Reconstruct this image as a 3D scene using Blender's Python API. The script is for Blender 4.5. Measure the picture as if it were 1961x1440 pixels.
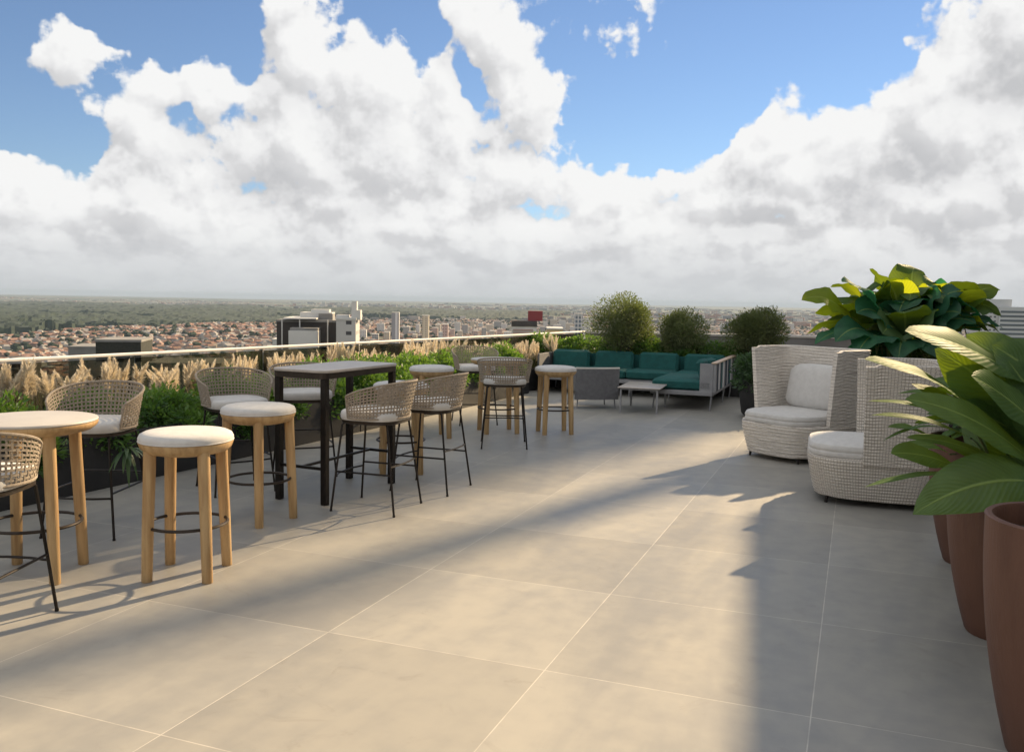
import bpy, bmesh, math, random
import numpy as np
from mathutils import Vector, Matrix, Euler, noise as mnoise
R = math.radians
random.seed(7)
SC = bpy.context.scene
for o in list(bpy.data.objects): bpy.data.objects.remove(o)
COL = SC.collection
# ------------------------------------------------------------------ camera
F = 1700.0; PITCH = R(4.86); ROLL = R(1.0); CAMH = 1.6
cam_d = bpy.data.cameras.new('camera'); cam = bpy.data.objects.new('camera', cam_d); COL.objects.link(cam)
cam_d.sensor_width = 36; cam_d.lens = 36*F/1961; cam_d.clip_start = .05; cam_d.clip_end = 60000
CR = Matrix.Rotation(math.pi/2-PITCH, 3, 'X') @ Matrix.Rotation(ROLL, 3, 'Z')
cam.matrix_world = Matrix.Translation((0,0,CAMH)) @ CR.to_4x4()
SC.camera = cam
def ray(px, py):
    return (CR @ Vector(((px-980.5)/F, (720-py)/F, -1))).normalized()
def G(px, py, z=0.0):                     # the point at height z seen at (px, py) of the photograph
    d = ray(px, py); t = (z-CAMH)/d.z
    return Vector((0,0,CAMH)) + d*t
def D(px, py, y):                         # the point at distance y ahead seen at (px, py)
    d = ray(px, py); return Vector((0,0,CAMH)) + d*(y/d.y)
def azel(px, py):
    d = ray(px, py); return math.atan2(d.x, d.y), math.asin(d.z)
# ------------------------------------------------------------------ light
SUN_AZ, SUN_EL = R(40), R(27)
world = bpy.data.worlds.new('World'); SC.world = world; world.use_nodes = True
wt = world.node_tree; wt.nodes.clear()
def nd(t, ty, **k):
    n = t.nodes.new(ty)
    for a, b in k.items(): setattr(n, a, b)
    return n
def M(t, op, a, b=None, c=None, clamp=False):
    n = nd(t, 'ShaderNodeMath', operation=op, use_clamp=clamp)
    for i, v in enumerate((a, b, c)):
        if v is None: continue
        if isinstance(v, (int, float)): n.inputs[i].default_value = v
        else: t.links.new(v, n.inputs[i])
    return n.outputs[0]
def V(t, op, a, b=None):
    n = nd(t, 'ShaderNodeVectorMath', operation=op)
    for i, v in enumerate((a, b)):
        if v is None: continue
        if isinstance(v, (tuple, list)): n.inputs[i].default_value = v
        else: t.links.new(v, n.inputs[i])
    return n.outputs['Value'] if op in ('LENGTH', 'DOT_PRODUCT', 'DISTANCE') else n.outputs[0]
def SS(t, v, lo, hi, a=0.0, b=1.0, kind='SMOOTHSTEP'):
    n = nd(t, 'ShaderNodeMapRange', interpolation_type=kind)
    t.links.new(v, n.inputs[0])
    for i, x in enumerate((lo, hi, a, b)): n.inputs[i+1].default_value = x
    return n.outputs[0]
# clouds: banks placed by direction (azimuth, elevation), broken up by fractal noise
BANKS = [ # px, py, rx, ry, strength
 (168,122,70,52,.85),(415,190,150,72,1.0),(230,265,120,75,1.0),(545,10,50,55,1.0),(600,90,85,90,1.0),(690,180,150,130,1.0),
 (560,290,220,140,1.0),(800,300,250,145,1.05),(830,180,90,80,.9),(1020,210,70,150,.9),(960,70,140,70,.62),(1170,60,100,70,.62),(1250,100,40,35,.4),(980,330,200,100,.95),
 (300,290,150,80,1.0),(20,350,160,95,1.0),(250,400,260,85,1.0),(600,400,260,70,1.0),(860,420,190,60,.9),(1130,300,80,35,.55),
 (1870,110,130,105,1.15),(1940,60,120,120,1.1),(1800,240,160,140,1.15),(1680,310,150,120,1.1),(1490,285,75,95,1.0),(1560,350,150,90,1.0),
 (1300,365,62,62,1.0),(1205,360,70,75,1.0),(1180,400,110,70,1.0),(1480,400,300,80,1.0),(1800,400,300,90,1.1),(1140,340,90,50,.4),(1985,300,170,190,1.1),(500,440,60,30,.9)]
HOLES = [(60,255,110,60,1.1),(310,45,130,45,1.2),(350,215,36,50,.45),(945,285,45,30,.5),(1230,215,150,110,1.1),(820,60,50,45,1.0),(905,150,40,30,.5),(460,115,50,36,.7),(1680,90,90,70,.9)]
def cloud_field(name, centres):
    g = bpy.data.node_groups.new(name, 'ShaderNodeTree')
    g.interface.new_socket('P', in_out='INPUT', socket_type='NodeSocketVector')
    g.interface.new_socket('F', in_out='OUTPUT', socket_type='NodeSocketFloat')
    g.interface.new_socket('L', in_out='OUTPUT', socket_type='NodeSocketFloat')
    gi = nd(g, 'NodeGroupInput'); go = nd(g, 'NodeGroupOutput')
    P = gi.outputs[0]
    # domain warp
    n1 = nd(g, 'ShaderNodeTexNoise', noise_dimensions='2D'); n1.inputs['Scale'].default_value = 11; n1.inputs['Detail'].default_value = 4; n1.inputs['Roughness'].default_value = .55
    g.links.new(P, n1.inputs['Vector'])
    w = V(g, 'MULTIPLY', V(g, 'SUBTRACT', n1.outputs['Color'], (.5,.5,.5)), (.10,.075,0))
    Q = V(g, 'ADD', P, w)
    cur = None
    for (px, py, rx, ry, s) in centres:
        a, e = azel(px, py)
        v = V(g, 'MULTIPLY', V(g, 'SUBTRACT', Q, (a, e, 0)), (F/rx, F/ry, 0))
        r = V(g, 'LENGTH', v)
        f = M(g, 'MULTIPLY_ADD', r, -s*.85, s*1.0)
        cur = f if cur is None else M(g, 'SMOOTH_MAX', cur, f, .25)
    sep = nd(g, 'ShaderNodeSeparateXYZ'); g.links.new(P, sep.inputs[0])
    bank = SS(g, sep.outputs[1], .080, .150, .80, -.9, 'LINEAR')
    cur = M(g, 'SMOOTH_MAX', cur, bank, .25)
    for (px, py, rx, ry, s) in HOLES:
        a, e = azel(px, py); v = V(g, 'MULTIPLY', V(g, 'SUBTRACT', Q, (a, e, 0)), (F/rx, F/ry, 0))
        cur = M(g, 'SUBTRACT', cur, M(g, 'MAXIMUM', M(g, 'MULTIPLY_ADD', V(g, 'LENGTH', v), -s*.8, s*1.0), 0.0))
    away = M(g, 'MAXIMUM', SS(g, M(g, 'ABSOLUTE', sep.outputs[0]), .62, .85), SS(g, sep.outputs[1], .42, .60))   # broken cloud added over the unseen sky to brighten and neutralise the ambient light
    cur = M(g, 'MAXIMUM', cur, M(g, 'MULTIPLY_ADD', away, 1.2, -.75))
    # finer layers near the horizon, where they are seen edge on
    ev = M(g, 'MULTIPLY_ADD', M(g, 'EXPONENT', M(g, 'MULTIPLY', M(g, 'MAXIMUM', sep.outputs[1], 0.0), -22.0)), -.085, sep.outputs[1])
    cb = nd(g, 'ShaderNodeCombineXYZ'); g.links.new(sep.outputs[0], cb.inputs[0]); g.links.new(ev, cb.inputs[1])
    n3 = nd(g, 'ShaderNodeTexNoise', noise_dimensions='2D'); n3.inputs['Scale'].default_value = 9; n3.inputs['Detail'].default_value = 4; n3.inputs['Roughness'].default_value = .5
    g.links.new(cb.outputs[0], n3.inputs['Vector'])
    low = M(g, 'MULTIPLY', M(g, 'SUBTRACT', n3.outputs[0], .5), 1.35)
    g.links.new(M(g, 'ADD', cur, low), go.inputs[1])
    n2 = nd(g, 'ShaderNodeTexNoise', noise_dimensions='2D'); n2.inputs['Scale'].default_value = 32; n2.inputs['Detail'].default_value = 6; n2.inputs['Roughness'].default_value = .55
    g.links.new(cb.outputs[0], n2.inputs['Vector'])
    vo = nd(g, 'ShaderNodeTexVoronoi', voronoi_dimensions='2D', feature='F1'); vo.inputs['Scale'].default_value = 20; vo.inputs['Detail'].default_value = 2.0; vo.inputs['Roughness'].default_value = .5; vo.inputs['Lacunarity'].default_value = 2.3
    g.links.new(V(g, 'ADD', cb.outputs[0], V(g, 'MULTIPLY', V(g, 'SUBTRACT', n2.outputs['Color'], (.5,.5,.5)), (.03,.03,0))), vo.inputs['Vector'])
    a1 = M(g, 'MULTIPLY', M(g, 'SUBTRACT', n2.outputs[0], .5), .85)
    a2 = M(g, 'MULTIPLY', M(g, 'SUBTRACT', .42, vo.outputs['Distance']), .34)
    g.links.new(M(g, 'ADD', M(g, 'ADD', cur, low), M(g, 'ADD', a1, a2)), go.inputs[0])
    return g
def build_world():
    t = wt
    tc = nd(t, 'ShaderNodeTexCoord'); s = nd(t, 'ShaderNodeSeparateXYZ')
    t.links.new(V(t, 'NORMALIZE', tc.outputs['Generated']), s.inputs[0])
    az = M(t, 'ARCTAN2', s.outputs[0], s.outputs[1]); el = M(t, 'ARCSINE', s.outputs[2])
    P = nd(t, 'ShaderNodeCombineXYZ'); t.links.new(az, P.inputs[0]); t.links.new(el, P.inputs[1])
    g = cloud_field('cloud_field', BANKS)
    def fld(v):
        n = nd(t, 'ShaderNodeGroup'); n.node_tree = g; t.links.new(v, n.inputs[0]); return n.outputs
    F0 = fld(P.outputs[0]); f0 = F0[0]
    f1 = fld(V(t, 'ADD', P.outputs[0], (.007, .015, 0)))[0]
    f2 = fld(V(t, 'ADD', P.outputs[0], (.02, .055, 0)))[1]
    f3 = fld(V(t, 'ADD', P.outputs[0], (.018, .032, 0)))[1]
    lit2 = SS(t, M(t, 'SUBTRACT', F0[1], f3), -.42, .34, 0, 1, 'LINEAR')      # relief of the large masses
    mask = SS(t, f0, .0, .24)
    lit = SS(t, M(t, 'SUBTRACT', f0, f1), -.24, .22, 0, 1, 'LINEAR')       # relief towards the light
    deep = SS(t, f2, .0, 1.05)                                              # cloud above this spot: a shaded base
    shade = M(t, 'ADD', M(t, 'MULTIPLY', lit, .46), M(t, 'ADD', M(t, 'MULTIPLY', lit2, .42), M(t, 'MULTIPLY', M(t, 'SUBTRACT', 1.0, deep), .24)), clamp=True)
    cr = nd(t, 'ShaderNodeValToRGB'); t.links.new(shade, cr.inputs[0])
    e = cr.color_ramp.elements
    e[0].position = .0; e[0].color = (.59,.595,.61,1); e[1].position = 1.0; e[1].color = (.97,.97,.965,1)
    m = cr.color_ramp.elements.new(.35); m.color = (.73,.73,.74,1)
    m = cr.color_ramp.elements.new(.6); m.color = (.85,.85,.857,1)
    # nishita sky, the sun disc being the lamp
    sky = nd(t, 'ShaderNodeTexSky', sky_type='NISHITA'); sky.sun_disc = False
    sky.sun_elevation = SUN_EL; sky.sun_rotation = SUN_AZ; sky.air_density = 1.0; sky.dust_density = 0.0; sky.ozone_density = 2.2; sky.altitude = 100
    hs = nd(t, 'ShaderNodeHueSaturation'); hs.inputs['Saturation'].default_value = .92; hs.inputs['Value'].default_value = SKYK
    t.links.new(sky.outputs[0], hs.inputs['Color'])
    tint = nd(t, 'ShaderNodeMix', data_type='RGBA', blend_type='MULTIPLY'); tint.inputs[0].default_value = 1; t.links.new(hs.outputs[0], tint.inputs[6]); tint.inputs[7].default_value = (.84,.93,1.08,1)
    bg = nd(t, 'ShaderNodeBackground'); bg.inputs[1].default_value = .05
    t.links.new(tint.outputs[2], bg.inputs[0])
    bc = nd(t, 'ShaderNodeBackground'); bc.inputs[1].default_value = CLOUDK
    # low banks fade into the thick grey air near the horizon
    hz = SS(t, el, .0, .09, .85, 0)
    mx = nd(t, 'ShaderNodeMix', data_type='RGBA'); t.links.new(hz, mx.inputs[0]); t.links.new(cr.outputs[0], mx.inputs[6]); mx.inputs[7].default_value = (.64,.66,.68,1)
    t.links.new(mx.outputs[2], bc.inputs[0])
    ms = nd(t, 'ShaderNodeMixShader')
    up = SS(t, el, .02, .05, 1, 0)                                         # solid overcast right at the horizon
    fac = M(t, 'MULTIPLY', M(t, 'MAXIMUM', mask, up), 1.0, clamp=True)
    t.links.new(fac, ms.inputs[0]); t.links.new(bg.outputs[0], ms.inputs[1]); t.links.new(bc.outputs[0], ms.inputs[2])
    out = nd(t, 'ShaderNodeOutputWorld'); t.links.new(ms.outputs[0], out.inputs[0])
SKYK, CLOUDK = 1.0, .46; HAZE = 4.8e-5
build_world()
sun_d = bpy.data.lights.new('sun', 'SUN'); sun = bpy.data.objects.new('sun', sun_d); COL.objects.link(sun)
sun_d.energy = 5.0; sun_d.angle = R(.8); sun_d.color = (1, .75, .45)
sdir = Vector((math.sin(SUN_AZ)*math.cos(SUN_EL), math.cos(SUN_AZ)*math.cos(SUN_EL), math.sin(SUN_EL)))
sun.rotation_euler = sdir.to_track_quat('Z', 'Y').to_euler()
SC.view_settings.view_transform = 'Standard'; SC.view_settings.look = 'None'; SC.view_settings.gamma = 1
SC.view_settings.exposure = 1.06
SC.render.engine = 'CYCLES'
SC.cycles.use_denoising = True
SC.cycles.max_bounces = 6; SC.cycles.transparent_max_bounces = 16; SC.cycles.volume_bounces = 0
SC.cycles.sample_clamp_indirect = 6
# ------------------------------------------------------------------ materials
MATS = {}
def mat(name, col, rough=.7, col2=None, scale=8.0, detail=4, bump=0.0, bscale=None, metal=0.0, spec=.5, translucent=None, tfac=.4, coords='Object', stretch=(1,1,1), rand=0.0, lo=.35, hi=.65):
    m = bpy.data.materials.new(name); m.use_nodes = True; t = m.node_tree; t.nodes.clear()
    b = nd(t, 'ShaderNodeBsdfPrincipled'); o = nd(t, 'ShaderNodeOutputMaterial')
    b.inputs['Roughness'].default_value = rough; b.inputs['Metallic'].default_value = metal; b.inputs['Specular IOR Level'].default_value = spec
    b.inputs['Base Color'].default_value = (*col, 1)
    tc = nd(t, 'ShaderNodeTexCoord'); mp = nd(t, 'ShaderNodeMapping'); mp.inputs['Scale'].default_value = stretch
    t.links.new(tc.outputs[coords], mp.inputs[0])
    csock = None
    if col2 is not None:
        n = nd(t, 'ShaderNodeTexNoise'); n.inputs['Scale'].default_value = scale; n.inputs['Detail'].default_value = detail; n.inputs['Roughness'].default_value = .6
        t.links.new(mp.outputs[0], n.inputs['Vector'])
        mx = nd(t, 'ShaderNodeMix', data_type='RGBA'); t.links.new(SS(t, n.outputs[0], lo, hi), mx.inputs[0])
        mx.inputs[6].default_value = (*col, 1); mx.inputs[7].default_value = (*col2, 1); csock = mx.outputs[2]
    if rand:
        oi = nd(t, 'ShaderNodeObjectInfo'); h = nd(t, 'ShaderNodeHueSaturation')
        t.links.new(SS(t, oi.outputs['Random'], 0, 1, 1-rand, 1+rand, 'LINEAR'), h.inputs['Value'])
        if csock: t.links.new(csock, h.inputs['Color'])
        else: h.inputs['Color'].default_value = (*col, 1)
        csock = h.outputs[0]
    if csock: t.links.new(csock, b.inputs['Base Color'])
    if bump:
        n = nd(t, 'ShaderNodeTexNoise'); n.inputs['Scale'].default_value = bscale or scale*4; n.inputs['Detail'].default_value = 4
        t.links.new(mp.outputs[0], n.inputs['Vector'])
        bp = nd(t, 'ShaderNodeBump'); bp.inputs['Strength'].default_value = bump; bp.inputs['Distance'].default_value = .01
        t.links.new(n.outputs[0], bp.inputs['Height']); t.links.new(bp.outputs[0], b.inputs['Normal'])
    last = b.outputs[0]
    if translucent is not None:
        tr = nd(t, 'ShaderNodeBsdfTranslucent'); tr.inputs[0].default_value = (*translucent, 1)
        ms = nd(t, 'ShaderNodeMixShader'); ms.inputs[0].default_value = tfac
        t.links.new(b.outputs[0], ms.inputs[1]); t.links.new(tr.outputs[0], ms.inputs[2]); last = ms.outputs[0]
    t.links.new(last, o.inputs[0]); MATS[name] = m; m['b'] = 1
    return m
def bsdf(m): return next(n for n in m.node_tree.nodes if n.type == 'BSDF_PRINCIPLED')
WOOD   = mat('pale_wood', (.53,.36,.18), .5, (.38,.235,.105), 3.4, 7, .2, 30, stretch=(6,6,.6), rand=.08)
CREAM  = mat('cream_fabric', (.64,.625,.60), .9, (.59,.575,.55), 18, 4, .35, 350)
TOPWHT = mat('cream_laminate', (.52,.49,.445), .55, (.48,.45,.41), 5, 5, .05, 60)
DARKM  = mat('dark_metal', (.022,.019,.017), .38, (.030,.025,.022), 20, metal=.7)
BROWNM = mat('bronze_metal', (.045,.034,.026), .4, (.035,.026,.02), 12, metal=.5)
TAUPE  = mat('taupe_rope', (.36,.30,.235), .8, (.27,.225,.175), 60, 3, .4, 300)
TABTOP = mat('stone_table_top', (.45,.40,.35), .4, (.38,.34,.30), 14, 6, .05, 80)
PLANTR = mat('black_planter', (.018,.018,.019), .6, (.028,.027,.027), 3, 5, .1, 80)
BROWNP = mat('brown_planter', (.035,.028,.024), .7, (.028,.022,.019), 4, 5)
SOIL   = mat('soil', (.035,.025,.017), .95, (.06,.045,.03), 30, 4, .8, 60)
TERRA  = mat('terracotta', (.125,.056,.034), .62, (.078,.031,.018), 2.2, 8, .22, 45, rand=.06, stretch=(2.2,2.2,.55), lo=.38, hi=.70)
HEDGE  = mat('hedge_leaves', (.045,.11,.028), .5, (.13,.23,.05), 2.6, 3, translucent=(.22,.40,.04), tfac=.30, rand=.15, lo=.42, hi=.62)
DARKLF = mat('dark_shrub_leaves', (.025,.062,.028), .45, (.06,.11,.045), 4, 3, translucent=(.10,.22,.04), tfac=.22, rand=.15)
OLIVE  = mat('olive_leaves', (.085,.112,.048), .6, (.155,.175,.075), 3.5, 3, translucent=(.22,.28,.06), tfac=.30, rand=.12)
TWIG   = mat('twig_bark', (.10,.075,.05), .9, (.07,.05,.035), 20)
STRAW  = mat('pampas_plume', (.90,.85,.75), .9, (.82,.75,.63), 14, 3, translucent=(.85,.72,.5), tfac=.30, rand=.12)
REED   = mat('grass_blades', (.16,.15,.06), .8, (.10,.12,.04), 6, 3, translucent=(.3,.3,.08), tfac=.3)
TEAL   = mat('teal_fabric', (.009,.098,.090), .85, (.007,.078,.073), 10, 4, .3, 300)
GREYF  = mat('grey_powdercoat', (.30,.30,.31), .5, (.26,.26,.27), 6, 4)
GREYW  = mat('grey_strap', (.17,.17,.18), .8, (.14,.14,.15), 20, 4, .2, 200)
PALEW  = mat('pale_teak', (.62,.48,.36), .5, (.52,.39,.28), 3, 6, .1, 30, stretch=(1,8,8))
CONC   = mat('render_wall', (.20,.195,.19), .85, (.155,.15,.145), 1.3, 6, .15, 30)
CAP    = mat('pale_coping', (.58,.55,.50), .6, (.50,.47,.43), 3, 5)
RAILM  = mat('satin_rail', (.88,.85,.79), .6, (.82,.79,.73), 5, 5)
def leafmat(name, base, dark, trans, tf, rough=.33):
    m = bpy.data.materials.new(name); m.use_nodes = True; t = m.node_tree; t.nodes.clear()
    b = nd(t, 'ShaderNodeBsdfPrincipled'); o = nd(t, 'ShaderNodeOutputMaterial'); b.inputs['Roughness'].default_value = rough; b.inputs['Specular IOR Level'].default_value = .10
    uv = nd(t, 'ShaderNodeUVMap'); s = nd(t, 'ShaderNodeSeparateXYZ'); t.links.new(uv.outputs[0], s.inputs[0])
    au = M(t, 'ABSOLUTE', M(t, 'SUBTRACT', s.outputs[0], .5))
    mid = SS(t, au, .008, .035, 1, 0)
    ph = M(t, 'MULTIPLY', M(t, 'SUBTRACT', s.outputs[1], M(t, 'MULTIPLY', au, .55)), 120.0)
    vein = M(t, 'SINE', ph)
    n = nd(t, 'ShaderNodeTexNoise'); tc = nd(t, 'ShaderNodeTexCoord'); n.inputs['Scale'].default_value = 7; n.inputs['Detail'].default_value = 5
    t.links.new(tc.outputs['Object'], n.inputs['Vector'])
    mx = nd(t, 'ShaderNodeMix', data_type='RGBA'); t.links.new(SS(t, n.outputs[0], .35, .65), mx.inputs[0]); mx.inputs[6].default_value = (*base,1); mx.inputs[7].default_value = (*dark,1)
    m2 = nd(t, 'ShaderNodeMix', data_type='RGBA'); t.links.new(M(t, 'MULTIPLY', mid, .6), m2.inputs[0]); t.links.new(mx.outputs[2], m2.inputs[6]); m2.inputs[7].default_value = (.30,.40,.12,1)
    t.links.new(m2.outputs[2], b.inputs['Base Color'])
    h = M(t, 'ADD', M(t, 'MULTIPLY', vein, .35), M(t, 'MULTIPLY', mid, 2.0))
    bp = nd(t, 'ShaderNodeBump'); bp.inputs['Strength'].default_value = .35; bp.inputs['Distance'].default_value = .004
    t.links.new(h, bp.inputs['Height']); t.links.new(bp.outputs[0], b.inputs['Normal'])
    tr = nd(t, 'ShaderNodeBsdfTranslucent')
    v2 = nd(t, 'ShaderNodeMix', data_type='RGBA'); t.links.new(SS(t, vein, .2, 1.0, 0, .25), v2.inputs[0]); v2.inputs[6].default_value = (*trans,1); v2.inputs[7].default_value = (trans[0]*.5,trans[1]*.6,trans[2]*.5,1)
    t.links.new(v2.outputs[2], tr.inputs[0]); t.links.new(bp.outputs[0], tr.inputs[1])
    b.inputs['Specular IOR Level'].default_value = 0.0; gls = nd(t, 'ShaderNodeBsdfGlossy'); gls.inputs['Roughness'].default_value = .42; t.links.new(bp.outputs[0], gls.inputs['Normal'])
    mg = nd(t, 'ShaderNodeMixShader'); mg.inputs[0].default_value = .035; t.links.new(b.outputs[0], mg.inputs[1]); t.links.new(gls.outputs[0], mg.inputs[2])
    ms = nd(t, 'ShaderNodeMixShader'); ms.inputs[0].default_value = tf
    t.links.new(mg.outputs[0], ms.inputs[1]); t.links.new(tr.outputs[0], ms.inputs[2]); t.links.new(ms.outputs[0], o.inputs[0])
    return m
LEAF1 = leafmat('broad_leaf', (.080,.145,.055), (.052,.100,.038), (.30,.42,.01), .28, .58)
LEAF2 = leafmat('dark_broad_leaf', (.042,.130,.066), (.026,.085,.050), (.06,.34,.12), .30, .42)
LEAF3 = leafmat('lime_broad_leaf', (.075,.15,.020), (.050,.11,.016), (.55,.62,.02), .45, .38)
# ------------------------------------------------------------------ mesh builder
class MB:
    def __init__(s): s.v = []; s.f = []; s.uv = []; s.mi = []; s.cur = 0
    def add(s, vs, fs, uvs=None):
        b = len(s.v); s.v += [tuple(p) for p in vs]
        s.uv += (uvs if uvs else [(0, 0)]*len(vs))
        s.f += [tuple(i+b for i in f) for f in fs]; s.mi += [s.cur]*len(fs)
    def box(s, c, d, rz=0.0, bev=0.0, top=None, M4=None):
        # c centre, d full size; top = scale of the top face
        x, y, z = d[0]/2, d[1]/2, d[2]/2; k = top or 1.0
        if bev <= 0:
            P = [(-x,-y,-z),(x,-y,-z),(x,y,-z),(-x,y,-z),(-x*k,-y*k,z),(x*k,-y*k,z),(x*k,y*k,z),(-x*k,y*k,z)]
            Fc = [(0,3,2,1),(4,5,6,7),(0,1,5,4),(1,2,6,5),(2,3,7,6),(3,0,4,7)]
        else:
            e = bev; P = []; Fc = []
            for zz, ins in ((-z, e), (-z+e, 0), (z-e, 0), (z, e)):
                q = []
                for (sx, sy) in ((-1,-1),(1,-1),(1,1),(-1,1)):
                    for (ox, oy) in (((e,0),(0,e)) if sx*sy < 0 else ((0,e),(e,0))):
                        q.append((sx*(x-ox-ins*.0), sy*(y-oy-ins*.0)))
                qq = [(a*(1-ins/max(x,1e-6)), b*(1-ins/max(y,1e-6))) for a, b in q]
                P += [(a, b, zz) for a, b in qq]
            for L in range(3):
                for i in range(8): Fc.append((L*8+i, L*8+(i+1) % 8, L*8+8+(i+1) % 8, L*8+8+i))
            Fc.append(tuple(range(7, -1, -1))); Fc.append(tuple(range(24, 32)))
        T = M4 or (Matrix.Translation(c) @ Matrix.Rotation(rz, 4, 'Z'))
        s.add([T @ Vector(p) for p in P], Fc)
    def tube(s, pts, r, n=8, closed=False, cap=True, sq=False):
        pts = [Vector(p) for p in pts]; rs = r if isinstance(r, (list, tuple)) else [r]*len(pts)
        V0 = []; prev = None
        for i, p in enumerate(pts):
            if closed: tg = pts[(i+1) % len(pts)]-pts[i-1]
            else: tg = pts[min(i+1, len(pts)-1)]-pts[max(i-1, 0)]
            tg.normalize()
            if prev is None:
                a = Vector((0,0,1)) if abs(tg.z) < .9 else Vector((1,0,0))
                u = tg.cross(a).normalized()
            else: u = (prev-tg*prev.dot(tg)).normalized()
            prev = u; w = tg.cross(u)
            for k in range(n):
                an = 2*math.pi*(k+(.5 if sq else 0))/n
                V0.append(p+(u*math.cos(an)+w*math.sin(an))*rs[i])
        Fc = []; m = len(pts)
        for i in range(m if closed else m-1):
            j = (i+1) % m
            for k in range(n): Fc.append((i*n+k, i*n+(k+1) % n, j*n+(k+1) % n, j*n+k))
        if cap and not closed: Fc.append(tuple(range(n-1, -1, -1))); Fc.append(tuple((m-1)*n+k for k in range(n)))
        s.add(V0, Fc)
    def lathe(s, prof, n=32, c=(0,0,0), closed=False, sx=1, sy=1, flip=False):
        V0 = [(c[0]+r*math.cos(2*math.pi*k/n)*sx, c[1]+r*math.sin(2*math.pi*k/n)*sy, c[2]+z) for r, z in prof for k in range(n)]
        Fc = []
        m = len(prof)
        for i in range(m if closed else m-1):
            j = (i+1) % m
            for k in range(n): Fc.append((i*n+k, i*n+(k+1) % n, j*n+(k+1) % n, j*n+k))
        if not closed:
            if prof[0][0] > 1e-6: Fc.append(tuple(range(n-1, -1, -1)))
            if prof[-1][0] > 1e-6: Fc.append(tuple((m-1)*n+k for k in range(n)))
        s.add(V0, Fc)
    def prism(s, poly, z0, z1):
        n = len(poly); A = sum(poly[i][0]*poly[(i+1) % n][1]-poly[(i+1) % n][0]*poly[i][1] for i in range(n))
        if A < 0: poly = poly[::-1]
        s.add([(x,y,z0) for x,y in poly]+[(x,y,z1) for x,y in poly], [tuple(range(n-1,-1,-1)), tuple(range(n,2*n))]+[(i,(i+1)%n,n+(i+1)%n,n+i) for i in range(n)])
    def grid(s, rows, uvs=None, closed=False):
        m = len(rows); n = len(rows[0]); Fc = []
        for i in range(m-1):
            for k in range(n if closed else n-1): Fc.append((i*n+k, i*n+(k+1) % n, (i+1)*n+(k+1) % n, (i+1)*n+k))
        s.add([p for r in rows for p in r], Fc, [u for r in uvs for u in r] if uvs else None)
    def mesh(s, name, mats, smooth=True, ang=40):
        me = bpy.data.meshes.new(name); me.from_pydata(s.v, [], s.f)
        for m in (mats if isinstance(mats, (list, tuple)) else [mats]): me.materials.append(m)
        if any(s.mi): me.polygons.foreach_set('material_index', s.mi)
        if any(u != (0,0) for u in s.uv[:200]) or any(u != (0,0) for u in s.uv[-200:]):
            lay = me.uv_layers.new(name='UVMap'); li = np.empty(len(me.loops), dtype=np.int32); me.loops.foreach_get('vertex_index', li)
            lay.data.foreach_set('uv', np.array(s.uv, dtype=np.float32)[li].ravel())
        me.update()
        if smooth:
            try: me.set_sharp_from_angle(angle=R(ang))
            except Exception: pass
            me.polygons.foreach_set('use_smooth', [True]*len(me.polygons))
            me.update()
        return me
    def build(s, name, mats, parent=None, smooth=True, ang=40):
        o = bpy.data.objects.new(name, s.mesh(name, mats, smooth, ang)); COL.objects.link(o)
        if parent: o.parent = parent
        return o
def tag(o, label=None, cat=None, group=None, kind=None):
    if label: o['label'] = label
    if cat: o['category'] = cat
    if group: o['group'] = group
    if kind: o['kind'] = kind
    return o
def empty(name, loc, rz=0.0, label=None, cat=None, group=None):
    e = bpy.data.objects.new(name, None); COL.objects.link(e); e.location = loc; e.rotation_euler = (0,0,rz); e.empty_display_size = .1
    return tag(e, label, cat, group)
KIDS = {}
def kids(o): return [c for c in bpy.data.objects if c.parent == o]
def copy_tree(o, parent=None):
    c = o.copy(); COL.objects.link(c); c.parent = parent
    for ch in kids(o): copy_tree(ch, c)
    return c
def place(o, loc, rz, label, sc=None):
    o.location = loc; o.rotation_euler = (0,0,rz); o['label'] = label
    if sc: o.scale = (sc, sc, sc) if not isinstance(sc, tuple) else sc
    return o
def rnd(a, b): return random.uniform(a, b)
# deck frame: q across, r along the tile direction
UA = R(21.2); ud = Vector((math.sin(UA), math.cos(UA), 0)); uq = Vector((math.cos(UA), -math.sin(UA), 0))
def QR(q, r, z=0.0): v = uq*q+ud*r; return Vector((v.x, v.y, z))
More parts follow.
